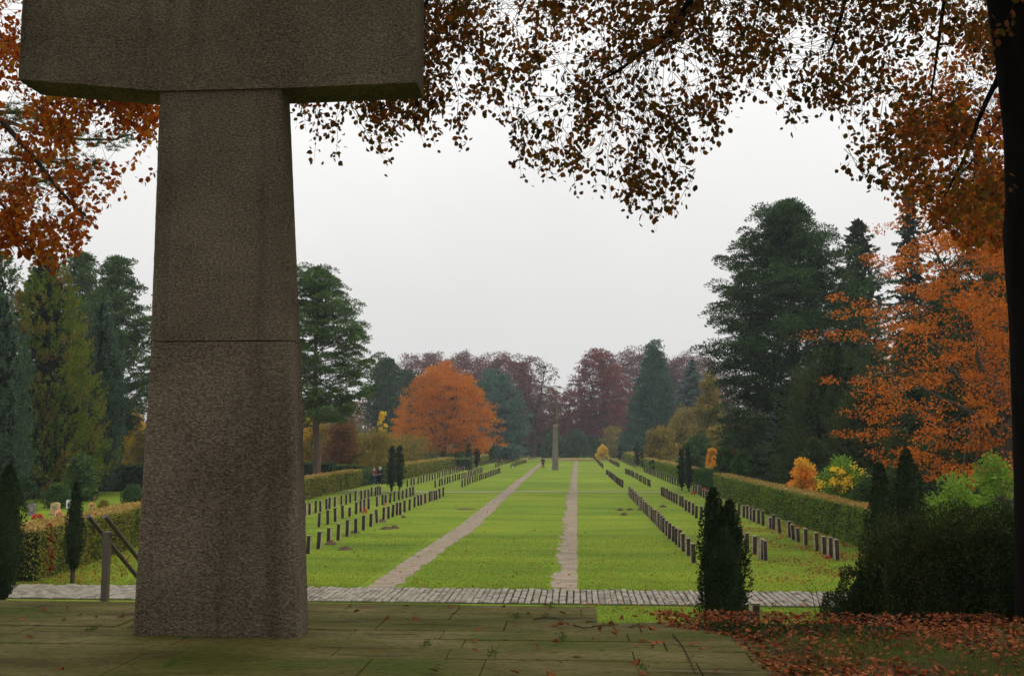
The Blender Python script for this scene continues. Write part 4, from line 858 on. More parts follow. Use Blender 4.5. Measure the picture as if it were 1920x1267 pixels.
for k in range(130):
    s_ = rs.choice([-1,1]); Yy = rs.uniform(60, 330); X = s_*(rs.uniform(34, 60)+Yy*.10)-4; r = rs.uniform(3, 6); h = rs.uniform(4, 9)
    n = 900; D = unit(rs.normal(size=(n,3)))*(rs.rand(n)**.35)[:,None]; P = np.c_[X+D[:,0]*r, Yy+D[:,1]*r, h*.5+D[:,2]*h*.5]
    cards(g, P, rs.normal(size=(n,3)), .2+Yy*.004, .6, rs)
tag(g.build('undergrowth', M['shrub_green']), 'dim green undergrowth filling the gaps between the trees beside the lawn', 'undergrowth', kind='stuff')

# --- middle left
broadleaf(832, 150, 0, 7.4, 2.6, 'fiery', 'orange_beech', 'bright orange round crowned beech behind the left hedge', 'beech tree', 71, nc=620, per=80, ls=.24, rc=.95, zt_px=684, trunk_r=.5, prof='dome', bark='bark_grey', fork=.2, surf=.38)
broadleaf(925, 195, 0, 5.8, 1.0, 'cedar', 'blue_cedar', 'blue green cedar between the orange beech and the thin purple beech', 'cedar tree', 72, nc=620, per=60, ls=.36, rc=1.2, zt_px=696, trunk_r=.5, prof='dome', flat=.35, surf=.4)
spruce(895, 215, 712, 6, 1.0, 'blue_cedar', 'second blue green cedar half hidden by the orange beech', 73, mat='cedar', nb=90, per=120, tl=.7, droop=.1, pw=.55, cat='cedar tree', trunk_r=.5)
pine(722, 190, 675, 5.5, 5, 'distant_pine', 'hazy dark green pine left of the orange beech', 74, mat='pine_dark', nb=34, tufts=4, tl=.6, puff=1.6, needles=14, fill=160, trunk_r=.4)
pine(760, 215, 700, 6.5, 2, 'distant_pine', 'hazy dark conifer directly behind the left side of the orange beech', 741, mat='pine_dark', nb=34, tufts=4, tl=.6, puff=1.7, needles=14, fill=200, trunk_r=.4)
pine(591, 78, 505, 6.2, 5.2, 'tall_pine', 'tall open crowned pine with a bare trunk just right of the stone cross', 75, mat='pine', nb=74, tufts=8, tl=.20, puff=.75, needles=32, fill=200, trunk_r=.36, prof=lambda u: np.clip(1-u, 0, 1)**.55*np.clip(.62+u*1.6, 0, 1))
for k, (px, w_, pyt, mt, lab) in enumerate([(603,100,795,'ochre','olive and ochre shrub left of the bare pine trunk'),(648,130,806,'ochre','ochre shrub behind the low hedges on the left'),(706,120,812,'ochre','yellowish shrub left of the nearest yew pair'),(762,110,815,'ochre','brown olive shrub behind the nearest yew pair'),(806,90,832,'shrub_green','dim green shrub under the orange beech'),(640,90,784,'rust','rusty red shrub below the pine crown'),(584,50,770,'yellow','golden tree peeking beside the stone cross')]):
    shrub(px, 880, w_, 880-pyt, mt, lab, 80+k, Y={762:140, 806:172}.get(px, 108-(k%3)*4), ls=.2, nc=140, per=70)
shrub(716, 850, 22, 75, 'yellow', 'narrow golden tree top below the pine branches', 88, Y=125, ls=.25, nc=30, per=60)
shrub(860, 880, 60, 45, 'shrub_green', 'green bush right of the orange beech trunk', 89, Y=165, ls=.3)
for k, (px, pyt, w_, Yy) in enumerate([(905,832,50,190),(955,828,40,205),(780,842,90,192),(660,840,120,140)]):
    shrub(px, 872, w_, 872-pyt, 'pine_dark', ['dark bush behind the second yew pair','dark bush left of the thin purple beech trunk','dark bush line below the orange beech crown','dark bush behind the ochre shrubs'][k], 90+k, Y=Yy, ls=.35, nc=60, per=70, name='dark_bush', cat='bush')

# --- far left
pine(205, 100, 484, 5.0, 4.5, 'pine', 'green pine with rounded top standing left of the stone cross', 101, mat='pine', nb=60, tufts=7, tl=.34, puff=.85, needles=20, fill=200, trunk_r=.4)
pine(140, 104, 478, 5.0, 5, 'pine', 'green pine whose top shows under the orange leaves on the left', 102, mat='pine', nb=56, tufts=7, tl=.34, puff=.85, needles=20, fill=200, trunk_r=.4)
flame(182, 76, 572, 1.9, .5, 'blue_cypress', 'blue green columnar cypress between the thuja and the pine', 103, 'bluegreen', 'cypress tree', nc=520, per=70, ls=.17, fl=1.1, cyl=.75, out=.15)
flame(140, 80, 612, 2.0, .5, 'blue_cypress', 'second blue green cypress half behind the thuja', 104, 'bluegreen', 'cypress tree', nc=480, per=60, ls=.17, fl=1.1, cyl=.7, out=.15)
flame(72, 70, 478, 4.1, .3, 'thuja', 'broad yellow green thuja with rusty brown tips on the left', 105, 'thuja', 'thuja tree', nc=1500, per=62, ls=.17, fl=.9, pw=.7, cyl=.35, out=.7, lump=.18)
flame(-6, 62, 560, 1.9, .3, 'silver_cypress', 'silvery green cypress cut off by the left edge', 106, 'bluegreen', 'cypress tree', nc=520, per=70, ls=.16, fl=1., cyl=.7, out=.2)
flame(-40, 74, 440, 4.2, .3, 'thuja', 'dark thuja filling the left edge behind the others', 1061, 'pine', 'thuja tree', nc=900, per=60, ls=.2, fl=1.2, cyl=.35, out=.6)
pine(330, 96, 520, 5.0, 4.5, 'pine', 'pine behind the left half of the stone shaft', 1021, mat='pine', nb=50, tufts=7, tl=.34, puff=.85, needles=18, fill=160, trunk_r=.4)
pine(450, 104, 540, 5.4, 4.5, 'pine', 'pine behind the right half of the stone shaft', 1022, mat='pine_dark', nb=50, tufts=7, tl=.34, puff=.85, needles=18, fill=160, trunk_r=.4)
for k, (px, w_, h_, mt) in enumerate([(310,120,90,'ochre'),(400,130,110,'shrub_green'),(490,130,80,'ochre'),(540,90,120,'rust')]):
    shrub(px, 890, w_, h_, mt, ['olive shrub behind the left rim of the stone shaft','green shrub behind the middle of the stone shaft','olive shrub behind the right half of the stone shaft','rusty shrub behind the right rim of the stone shaft'][k], 1080+k, Y=105+k*2, ls=.24, nc=90, per=60)
shrub(243, 900, 70, 125, 'yellow', 'golden yellow shrub behind the dark hedge block on the left', 107, Y=105, ls=.26, nc=70, per=80)
shrub(262, 900, 60, 85, 'ochre', 'olive shrub beside the golden shrub on the left', 1071, Y=98, ls=.24, nc=50, per=70)
shrub(250, 956, 56, 44, 'shrub_green', 'low green and orange tinted bush on the left grave lawn', 108, ls=.13, nc=50, per=80)
shrub(104, 962, 56, 55, 'hedge_green', 'rounded dark green bush behind the headstones', 109, Y=60, ls=.13, nc=50, per=90)
shrub(150, 930, 70, 80, 'pine', 'low spreading pine branch bush behind the narrow yew', 110, Y=66, ls=.2, nc=50, per=80)
shrub(20, 960, 90, 70, 'pine_dark', 'dark bush at the left edge below the thuja', 1101, Y=62, ls=.2, nc=60, per=80)
shrub(88, 1062, 18, 75, 'redshrub', 'narrow dark red shrub growing into the left hedge', 111, Y=30.1, ls=.07, nc=60, per=70)
shrub(134, 966, 20, 14, 'hedge_green', 'small ball shaped shrub behind the left hedge', 112, Y=54, ls=.07, nc=30, per=70)
shrub(56, 958, 24, 20, 'hedge_side', 'small yellowish bush between the two headstones', 113, Y=57, ls=.07, nc=30, per=60)
shrub(193, 958, 26, 20, 'ochre', 'low rusty shrub on the left grave lawn', 114, Y=60, ls=.07, nc=30, per=60)

# headstones and grave flowers
def headstone(px, pt, pb, wpx, mat, label, group=None):
    Y = G(px, pb)[1]; s_ = Y/FPX; X = atY(px, pb, Y)[0]; h = (pb-pt)*s_; w_ = wpx*s_/2; root = empty('headstone', (X, Y, 0), label, 'headstone', group)
    g = Geo(); g.box((X-w_*1.25, Y-.16, -.05), (X+w_*1.25, Y+.16, .10), bev=.015); g.build('plinth', M['farstone'], root)
    g = Geo(); t = np.linspace(-1, 1, 9); zt = h-.06*h*t**2*1.5; n = 9
    v = np.r_[np.c_[X+t*w_, np.full(n, Y-.07), np.full(n, .102)], np.c_[X+t*w_, np.full(n, Y-.07), zt], np.c_[X+t*w_, np.full(n, Y+.07), zt], np.c_[X+t*w_, np.full(n, Y+.07), np.full(n, .102)]]
    F = []
    for i in range(n-1):
        for a in range(3): F.append((a*n+i, a*n+i+1, (a+1)*n+i+1, (a+1)*n+i))
    F += [(0, n, 2*n, 3*n), (n-1, 4*n-1, 3*n-1, 2*n-1)]; g.add(v, F); g.build('stone', mat, root)
    g = Geo(); g.box((X-w_*.55, Y-.082, h*.45), (X+w_*.55, Y-.069, h*.75)); g.build('inscription_panel', M['post_side'], root)
headstone(59, 943, 968, 14, noisemat('grey_granite', [(.10,.10,.10), (.17,.17,.17)], 10), 'grey headstone with a pale panel left of the yellow one')
headstone(103, 941, 966, 17, noisemat('yellow_stone', [(.35,.24,.10), (.5,.36,.16)], 4), 'yellowish headstone behind the left hedge')
headstone(130, 936, 955, 11, noisemat('white_stone', [(.6,.6,.58), (.75,.75,.73)], 4), 'small white headstone half hidden by the narrow yew')
headstone(822, 858-3, 880, 5, noisemat('bluish_stone', [(.12,.16,.18), (.2,.25,.27)], 4), 'small bluish headstone beyond the olive hedge')
def petals(root_name, px, py, wpx, hpx, mat, label, seed, Y=None, pot=None, cat='flowers', group=None):
    Y = Y or G(px, py)[1]; c = atY(px, py, Y); s_ = Y/FPX; r = wpx*s_/2; h = hpx*s_; rs = np.random.RandomState(seed); root = empty(root_name, (c[0], Y, 0.03), label, cat, group); base = np.array([c[0], Y, 0.03])
    n = 160; D = unit(rs.normal(size=(n,3))); D[:,2] = np.abs(D[:,2]); g = Geo(); cards(g, base+D*np.array([r,r,h])*rs.uniform(.6,1,(n,1)), D+rs.normal(size=(n,3))*.5, r*.3, .8, rs); g.build('blossoms', mat, root)
    n = 80; D = unit(rs.normal(size=(n,3))); D[:,2] = np.abs(D[:,2]); g = Geo(); cards(g, base+D*np.array([r,r,h])*.6, D, r*.4, .5, rs); g.build('leaves', M['hedge_green'], root)
red = leafmat('red_petal', [(.45,.03,.03), (.6,.08,.05), (.5,.02,.06)], .2); orp = leafmat('orange_petal', [(.7,.25,.12), (.8,.4,.25), (.7,.12,.05)], .2); whp = leafmat('white_petal', [(.7,.7,.66), (.8,.78,.7)], .2)
petals('flower_bowl', 70, 974, 22, 10, red, 'bowl of dark red flowers in front of the headstones', 1)
petals('grave_flowers', 110, 972, 18, 16, orp, 'salmon and red flowers in front of the yellow headstone', 2)
petals('grave_flowers', 172, 955, 14, 14, orp, 'pink and orange flowers right of the narrow yew', 3)
petals('grave_flowers', 173, 940, 18, 8, orp, 'orange flowers further back on the left grave lawn', 4)
petals('grave_flowers', 57, 985, 14, 8, orp, 'yellow orange flowers beside the dark yew on the left', 5)
petals('grave_lantern_flowers', 100, 980, 5, 8, red, 'small red grave light in front of the flowers', 6)
petals('grave_flowers', 684, 965, 11, 13, red, 'red flowers leaning against a post in the middle left row', 7)
petals('grave_flowers', 722, 948, 7, 5, orp, 'small orange flowers at the foot of a middle left post', 8)
petals('grave_flowers', 1552, 1049, 12, 6, red, 'bright red flowers at the foot of the right hedge row posts', 9)
petals('grave_flowers', 1322, 920, 16, 4, red, 'red flowers behind the row of posts near the right hedge', 10)
petals('grave_flowers', 1300, 927, 9, 5, red, 'dark red flowers near the right pair of yews', 11)
petals('white_flowers', 960, 877, 5, 3.5, whp, 'white flower bunch at the near end of a far left post row', 12)
petals('white_flowers', 1029, 880, 4, 3, whp, 'white flower bunch on the grass left of the monument', 13)
petals('white_flowers', 1140, 893, 5, 2.5, whp, 'white flowers at the far end of a right post row', 14)

# --- right side
pine(1488, 82, 386, 8.3, 2.8, 'black_pine', 'huge dark green pine dominating the right background', 121, mat='pine_dark', nb=104, tufts=13, tl=.25, tuft_r=1.1, puff=1.05, needles=30, fill=520, trunk_r=.55, bark='bark', up=.06, prof=lambda u: np.interp(u+.05, [0,.2,.44,.53,.7,.79,.88,.97,1.06], [.78,.90,.95,.84,.66,.50,.36,.26,.04])*(1+.08*np.sin(u*40)), layer=0)
spruce(1622, 100, 418, 5.6, 1, 'spruce', 'loose spruce top between the black pine and the orange maple', 122, mat='spruce', nb=120, per=120, tl=.4, droop=.15, pw=.55, updir=.25, hang=.1)
spruce(1722, 90, 352, 4.4, 1, 'spruce', 'dark narrow spruce top left of the orange leaves at the right', 123, mat='pine_dark', nb=110, per=120, tl=.36, droop=.3, pw=.7)
flame(1568, 66, 655, 4.0, .2, 'yew_tree', 'broad dark green yew in front of the black pine', 124, 'spruce', 'yew tree', nc=1300, per=60, ls=.17, fl=1.3, cyl=.3, out=.6, lump=.2, wr=.3)
flame(1640, 60, 720, 3.2, .2, 'yew_tree', 'second dark yew right of the broad one', 1241, 'spruce', 'yew tree', nc=800, per=60, ls=.17, fl=1.2, cyl=.4, out=.6, lump=.2, wr=.3)
spruce(1466, 69, 738, 2.3, .1, 'blue_spruce', 'small silvery blue spruce behind the right hedge', 125, mat='blue_spruce', nb=95, per=110, tl=.16, droop=.3, pw=.85, hang=.1)
broadleaf(1893, 40, 0, 6.2, 2.2, 'maple_leaf', 'orange_tree', 'big orange leaved tree spreading over the right hedge', 'autumn tree', 126, nc=640, per=70, ls=.12, rc=.58, zt_px=330, trunk_r=.24, prof='round', bark='bark_grey', xoff=.3, surf=.62, flat=.42, fork=.8)
pine(1868, 47, 300, 3.8, 1.5, 'dark_pine', 'dim brownish pine behind the orange tree at the right edge', 127, mat='pine_dark', nb=60, tufts=7, tl=.22, puff=.55, needles=20, trunk_r=.25)
flame(1790, 62, 520, 4.5, .2, 'conifer', 'dark conifer filling the space under the orange tree', 128, 'pine_dark', 'conifer', nc=1100, per=60, ls=.2, fl=1.1, cyl=.4, out=.9)
flame(1905, 62, 430, 4.5, .2, 'conifer', 'dark conifer at the right edge behind the trunks', 1281, 'pine_dark', 'conifer', nc=1100, per=60, ls=.2, fl=1.1, cyl=.4, out=.9)
broadleaf(1228, 215, 0, 8.0, .8, 'conifer_green', 'green_conifer', 'tall dark green conifer right of the central gap', 'conifer', 129, nc=900, per=60, ls=.40, rc=1.3, zt_px=648, trunk_r=.5, prof='cone', flat=.35, surf=.4)
spruce(1300, 205, 676, 4.6, .8, 'green_conifer', 'lower dark green conifer between the tall one and the black pine', 130, mat='cedar', nb=120, per=130, tl=.7, droop=.15, pw=.6, cat='conifer', trunk_r=.5, cyl=.2)
for k, (px, pb, w_, pyt, mt, Yy, lab) in enumerate([(1240,866,70,800,'ochre',150,'brown olive bush left of the black pine'),(1285,868,80,770,'ochre',160,'pale yellow green tree behind the pair of yews'),(1330,868,60,712,'ochre',140,'yellow tree top showing beside the black pine'),(1345,880,36,862,'orange_shrub',98,'small glowing orange bush over the right hedge'),(1336,882,18,845,'orange_shrub',100,'orange twiggy bush behind the right hedge'),
        (1362,888,50,848,'shrub_green',82,'green bush behind the middle of the right hedge'),(1390,892,46,852,'hedge_green',78,'darker green bush left of the blue spruce'),(1425,902,60,845,'pine_dark',70,'very dark bush left of the blue spruce'),(1508,925,60,868,'orange_shrub',57,'orange and yellow shrub glowing behind the right hedge'),
        (1580,950,110,868,'shrub_light',52,'green bush with bright yellow blossoms behind the right hedge'),(1625,960,80,900,'shrub_green',44,'low green bush at the end of the right hedge'),(1790,960,150,898,'shrub_light',27,'pale green shrub above the overgrown hedge'),(1862,960,110,868,'shrub_light',31,'light green shrub beneath the orange tree trunk'),(1530,900,60,830,'spruce',60,'dark bush above the glowing orange shrub'),
        (1690,930,80,820,'spruce',50,'dark bush behind the two slim yews'),(1760,930,120,830,'spruce',48,'dark green bush under the orange tree'),(1400,880,60,800,'rust',110,'brown autumn bush under the black pine'),(1310,880,60,820,'shrub_green',120,'green bush behind the pair of yews'),(1395,880,90,800,'pine_dark',112,'dark bush between the autumn bushes and the blue spruce'),(1350,880,70,805,'ochre',128,'olive bush under the left boughs of the black pine'),(1440,880,90,790,'spruce',100,'dark bush beneath the black pine')]):
    shrub(px, pb, w_, pb-pyt, mt, lab, 140+k, Y=Yy, ls=np.clip(Yy*.0032,.06,.4), nc=70, per=80)
# yellow flower clusters on the green bush
rs = np.random.RandomState(5); g = Geo(); c = atY(1588, 902, 50.9)
C = c+rs.normal(size=(30,3))*np.array([.85,.25,.30]); n = 30*26; P = np.repeat(C, 26, 0)+rs.normal(size=(n,3))*.09; cards(g, P, rs.normal(size=(n,3)), .12, .6, rs)
yb = next(o for o in bpy.data.objects if o.get('label') == 'green bush with bright yellow blossoms behind the right hedge')
g.build('yellow_blossoms', M['yellow'], yb)

# --- near right overgrown hedge
def mound(name, label, pts, mat, seed, cs, cat, dens=2.4):
    """bushy mass following ellipsoids (x,y,z,rx,ry,rz)"""
    rs = np.random.RandomState(seed); p0 = np.mean([p[:3] for p in pts], 0); root = empty(name, (p0[0], p0[1], 0 if p0[2] < 1 else min(p[2] for p in pts)), label, cat)
    g = Geo(); core = Geo()
    for (x, y, z, rx, ry, rz) in pts:
        n = int(4*math.pi*((rx*ry+ry*rz+rx*rz)/3)/cs**2*dens); D = unit(rs.normal(size=(n,3))); sq = np.abs(D)**.75*np.sign(D); 
        lump = 1+.06*np.sin(D[:,0]*7+D[:,2]*5+seed)+.05*np.sin(D[:,2]*13+D[:,1]*9)+.02*rs.normal(size=n)
        P = sq*np.array([rx,ry,rz])*(lump*(1-rs.rand(n)**2*.22))[:,None]+[x,y,z]
        cards(g, P, D+rs.normal(size=(n,3))*.7+[0,0,.3], cs*rs.uniform(.6,1.4,n), .55, rs)
        t = np.linspace(-.95,.95,9); core.tube(np.c_[np.full(9,x), np.full(9,y), z+t*rz*.8], np.sqrt(1-t**2)*min(rx,ry)*.75, 10)
    g.build('foliage', M[mat], root); core.build('inner_twigs', M['core'], root, smooth=True)
    g = Geo()
    for k in range(26):
        x, y, z, rx, ry, rz = pts[rs.randint(len(pts))]; s_ = np.array([x+rs.uniform(-.6,.6)*rx, y-ry*.6, z-rz*.8]); e = s_+np.array([rs.normal()*.35, -ry*.4, rs.uniform(.3, 1.)*rz*1.4]); g.tube(taper(s_, e, 6, rs, .15), np.linspace(.008,.002,6), 4)
    g.build('bare_twigs', M['twig'], root)
    return root
def el(px, pt, pb, wpx, Y, ry): a = atY(px, pt, Y); b = atY(px, pb, Y); return (a[0], Y, (a[2]+b[2])/2, wpx/2*Y/FPX, ry, (a[2]-b[2])/2)
mound('overgrown_hedge', 'dark overgrown hedge with brown dead patches at the right behind the leafy bank', [el(1700,968,1230,120,11.6,.7), el(1780,948,1230,150,11.4,.7), el(1860,950,1230,150,11.3,.7), el(1950,945,1230,160,11.2,.7), el(2060,940,1230,180,11.2,.7)], 'hedge_dark', 7, .032, 'hedge')
mound('spreading_yew', 'dark spreading evergreen sloping down to the left of the overgrown hedge', [el(1650,1000,1230,70,12.2,.5), el(1618,1062,1230,80,12.3,.5), el(1585,1112,1230,80,12.4,.5)], 'hedge_dark', 8, .032, 'evergreen shrub')
# ground cover along the bank edge
rs = np.random.RandomState(9); n = 9000; x = rs.uniform(.8, 2.6, n); y = 8.75+rs.normal(size=n)*.22; P = np.c_[x, y, bank_z(x, y)+rs.rand(n)*.05]; g = Geo()
cards(g, P, np.c_[rs.normal(size=(n,2)), rs.rand(n)], rs.uniform(.015,.035,n), .6, rs)
tag(g.build('ground_cover', M['ivy']), 'low dark green creeping plants along the crest of the bank', 'ground cover', kind='stuff')
for pts in ([(1530,1160),(1522,1110),(1500,1092)], [(1545,1150),(1530,1105),(1515,1080)]):
    c = np.array([atY(x, y, 10.2) for x, y in pts]); g = Geo(); g.tube(taper(c[0], c[1], 5, rs, .05).tolist()+[c[2]], np.linspace(.005,.002,6), 4); tag(g.build('bare_sprig', M['twig'], loc=c[0]), 'thin bare arching sprig rising from the bank, %s' % ('the lower one' if pts[0][0] == 1530 else 'the taller one'), 'sprig')

# ================================================================== FOREGROUND BEECHES
def sprays(g, gt, starts, dirs, lens, rs, ls=.070, nl=14, anchors=None, sub=True, wrange=.72):
    for s_, d, L_ in zip(starts, dirs, lens):
        n = 8; t = np.linspace(0, 1, n); d = d/np.linalg.norm(d); lat = np.cross(d, rs.normal(size=3)); lat /= np.linalg.norm(lat)
        q = s_+d*(t*L_)[:,None]+lat*(np.sin(t*3)*L_*.07)[:,None]+np.array([0,0,-1])*(t**2*L_*.12)[:,None]
        gt.tube(q, np.linspace(.0035,.001,n), 4)
        k = int(nl*L_/.7)+3; f = (np.arange(k)+rs.rand(k)*.7)/k; c = np.stack([np.interp(f,t,q[:,i]) for i in range(3)], 1)
        side = np.where(np.arange(k)%2, 1, -1)[:,None]
        # short side twigs
        off = lat*side*rs.uniform(0, .16, (k,1))*(1.1-f[:,None])+rs.normal(size=(k,3))*.03; c2 = c+off
        for a, b in zip(c[::3], c2[::3]): gt.tube([a, b], .0012, 3)
        A = lat*side*.8+d*.6+rs.normal(size=(k,3))*.45+np.array([0,0,-.45]); fleaves(g, c2, A, ls*rs.uniform(.5,1.3,k), wrange, rs, fold=.3)
        k2 = k; c3 = c+lat*side*rs.uniform(0, .22, (k,1))*(1.15-f[:,None])+rs.normal(size=(k,3))*.05; fleaves(g, c3, -A*.4+rs.normal(size=(k,3))+np.array([0,0,-.3]), ls*rs.uniform(.6,1.1,k), wrange, rs, fold=.3)
def px2w(px, py, Y): return atY(px, py, Y)
bx = [540,580,600,630,660,700,722,745,790,830,872,900,950,975,1000,1050,1075,1110,1150,1180,1215,1240,1265,1300,1340,1360,1400,1440,1485,1500,1550,1575,1600,1625,1660,1690,1710,1760,1800,1900]
by = [205,240,306,305,240,260,310,262,278,240,282,215,240,330,335,335,372,360,372,415,430,425,405,290,270,250,190,205,250,225,215,240,200,270,350,368,372,440,470,500]
rs = np.random.RandomState(33)
# trunk at the right edge
root = empty('foreground_beech', (atY(1985, 1100, 9.6)[0], 9.6, TZ), 'large black trunked beech at the right edge, copper leaves hanging across the top', 'beech tree')
gt = Geo(); tw = Geo(); gl = Geo()
edge = [(1912,1267),(1908,1100),(1906,900),(1902,780),(1896,600),(1890,520),(1884,440),(1889,380),(1886,250),(1872,120),(1858,30),(1835,-150),(1800,-350)]
tp = []; tr_ = []
TY = 9.6
for (ex, ey) in edge:
    p = atY(ex, ey, TY); r = .36-.04*(p[2]-TZ)/4+(.05 if ey > 1150 else 0); tp.append([p[0]+r, TY, p[2]]); tr_.append(r)
tp[0][2] = TZ-.6; gt.tube(tp[:1]+tp[1:], tr_, 18)
# second grey stem further right/back not needed; boughs
boughs = []
def bough(pts, r0, r1):
    w_ = np.array([px2w(*p) for p in pts]); n = len(w_)
    # smooth resample
    tt = np.linspace(0, n-1, 26); q = np.stack([np.interp(tt, np.arange(n), w_[:,i]) for i in range(3)], 1); k = np.array([1,2,3,2,1])/9.
    for i in range(3): e = np.r_[[q[0,i]]*2, q[:,i], [q[-1,i]]*2]; q[:,i] = np.convolve(e, k, 'valid')
    q += np.cumsum(rs.normal(size=q.shape)*.008, 0); gt.tube(q, np.linspace(r0, r1, len(q)), 8); boughs.append(q)
bough([(1860,-260,9.6),(1700,-330,9.8),(1500,-300,10),(1330,-90,10.2),(1290,40,10.3),(1225,95,10.4),(1130,150,10.5)], .10, .010)
bough([(1850,-200,9.6),(1700,-260,10.6),(1620,-150,11),(1570,40,11.3),(1555,110,11.4)], .06, .010)
bough([(1850,-330,9.6),(1500,-480,9.5),(1150,-380,9.4),(950,-200,9.6),(850,-90,9.8),(780,30,10)], .10, .012)
bough([(1850,-300,9.6),(1500,-420,11.5),(1200,-260,12),(1020,-90,12.3),(960,40,12.4)], .08, .010)
bough([(1870,-100,9.6),(1800,-120,11),(1760,40,11.6),(1740,200,12)], .05, .010)
bough([(1880,120,9.6),(1850,180,10.6),(1800,300,11.4),(1760,380,11.8)], .04, .008)
bough([(1850,-350,9.6),(1300,-600,9),(900,-480,9),(700,-250,9.6),(640,-60,10.2),(610,120,10.6)], .09, .008)
bough([(1850,-260,9.6),(1750,-300,12),(1480,-150,12.6),(1420,-20,12.8),(1400,90,13)], .05, .008)
BP = np.concatenate([b[6:] for b in boughs])
def hang(n, xr, yfun, Yr, ls=.072, nl=14, skip=None, Lr=(.35,.8), gl=gl, dens=None, tk=tw, BPx=None, dx=0.):
    BPx = BP if BPx is None else BPx
    S, D, LL = [], [], []
    while len(S) < n:
        x = rs.uniform(*xr); Y = rs.uniform(*Yr); L_ = rs.uniform(*Lr); lp = L_*FPX/Y; e = yfun(x, lp)
        if e is None: continue
        ytip = e
        if np.sin(x*.031+ytip*.017)+np.sin(x*.013-ytip*.041+1)+.7*np.sin(x*.083+ytip*.06) < -.35: continue
        ang = rs.normal()*.6+dx
        tip = px2w(x, ytip, Y); st = tip+np.array([math.sin(ang)*L_, rs.normal()*.2*L_, math.cos(ang)*L_]); S.append(st); D.append(tip-st+np.array([0,0,L_*.1])); LL.append(L_)
        b = BPx[np.argsort(np.linalg.norm(BPx-st, axis=1)+1.2*np.maximum(0, st[2]-BPx[:,2]))[rs.randint(14)]]
        if np.linalg.norm(b-st) < 1.9: tk.tube(taper(b, st, 8, rs, .16), np.linspace(.0035,.0018,8), 4)
    sprays(gl, tk, np.array(S), np.array(D), LL, rs, ls=ls, nl=nl)
def B(x): return np.interp(x, bx, by)
# tips exactly on the lower outline
tips = [(575,245),(590,300),(628,303),(612,262),(722,308),(716,270),(790,272),(815,272),(868,278),(905,222),(945,225),(975,330),(1000,318),(1022,338),(1050,330),(1078,370),(1095,330),(1120,362),(1145,370),(1178,412),(1205,405),(1228,428),(1250,405),(1262,403),(1235,370),(1300,288),(1315,285),(1350,250),(1335,262),(1488,246),(1475,232),(1510,225),(1545,215),(1590,262),(1640,360),(1668,345),(1692,368),(1715,360),(1630,310)]
S, D, LL = [], [], []
for (x, y) in tips:
    Y = rs.uniform(9.8, 11.2); L_ = rs.uniform(.45,.75); tip = px2w(x, y-8, Y); ang = rs.normal()*.35-.25; st = tip+np.array([math.sin(ang)*L_, rs.normal()*.1, math.cos(ang)*L_]); S.append(st); D.append(tip-st+np.array([0,0,L_*.1])); LL.append(L_)
    b = BP[np.argmin(np.linalg.norm(BP-st, axis=1)+1.2*np.maximum(0, st[2]-BP[:,2]))]; (np.linalg.norm(b-st) < 1.7) and tw.tube(taper(b, st, 8, rs, .12), np.linspace(.004,.002,8), 4)
sprays(gl, tw, np.array(S), np.array(D), LL, rs, nl=15)
hang(110, (560,1880), lambda x, lp: B(x)*rs.uniform(.72,.97) if x > 640 or rs.rand() < .4 else None, (9.2,12.2))
hang(215, (760,1890), lambda x, lp: B(x)*rs.uniform(.05,.8), (9.2,12.8))
hang(200, (760,1890), lambda x, lp: rs.uniform(-60, 110), (9.2,13))
hang(60, (560,800), lambda x, lp: rs.uniform(40, 235), (9.6,12.))
gtree = gt
# crown mass above the frame (unseen leaf cards added overhead to shade the terrace)
n = 26000; x = rs.uniform(-11, 10, n); y = rs.uniform(-11, 12, n); z = rs.uniform(9.0, 13.5, n); ok = (z > EYE+.50*np.abs(y)+.45+.06*np.abs(x)) | (y < -1); ok &= (np.sin(x*1.1)+np.sin(y*1.3+x*.5)+rs.normal(size=n)*.5 > -1.0)
P = np.c_[x, y, z][ok]; cards(gl, P, np.c_[rs.normal(size=(len(P),2)), rs.normal(size=len(P))*.35], rs.uniform(.22,.34,len(P)), .7, rs)
for k in range(16):
    a = rs.uniform(0, 6.28); e = np.array([tp[-1][0]-3+math.cos(a)*8, 1+math.sin(a)*8, 11.2+rs.rand()*1.5]); q = taper(np.array(tp[-1]), e, 8, rs, .08)
    if (q[:,2] > EYE+.5*np.abs(q[:,1])+.4).all(): gt.tube(q, np.linspace(.10,.02,8), 6)
gt.build('trunk', M['bark_black'], root, smooth=True); tw.build('twigs', M['twig'], root); gl.build('crown', M['fore_leaf'], root)

# orange beech on the left, hanging in from outside the frame
root = empty('left_beech', (-12.5, 15.5, 0.0), 'orange leaved beech hanging into view from the left behind the stone crossbar', 'beech tree')
gt = Geo(); tw = Geo(); gl = Geo(); boughs2 = []
b0 = np.array([-12.5, 15.5, 0.]); gt.tube(np.array([[0,0,-.3],[.1,0,3],[.2,-.1,6],[.5,-.2,9],[1,-.3,12]])+b0, [.42,.34,.28,.22,.12], 12)
def bough2(pts, r0, r1):
    w_ = np.array([px2w(*p) for p in pts]); w_ = np.vstack([b0+[.4,-.15,min(11, w_[0][2]+.6)], w_]); n = len(w_); tt = np.linspace(0, n-1, 22); q = np.stack([np.interp(tt, np.arange(n), w_[:,i]) for i in range(3)], 1); q += np.cumsum(rs.normal(size=q.shape)*.012, 0)
    gt.tube(q, np.linspace(r0, r1, len(q)), 6); boughs2.append(q)
bough2([(-120,40,14),(0,60,13.5),(80,130,13),(170,190,12.6),(240,210,12.4)], .07, .008)
bough2([(-140,120,14),(-20,200,13.6),(60,290,13.2),(130,380,13),(170,420,13)], .07, .008)
bough2([(-140,200,14.4),(-60,280,14),(10,380,13.8),(60,470,13.6)], .06, .008)
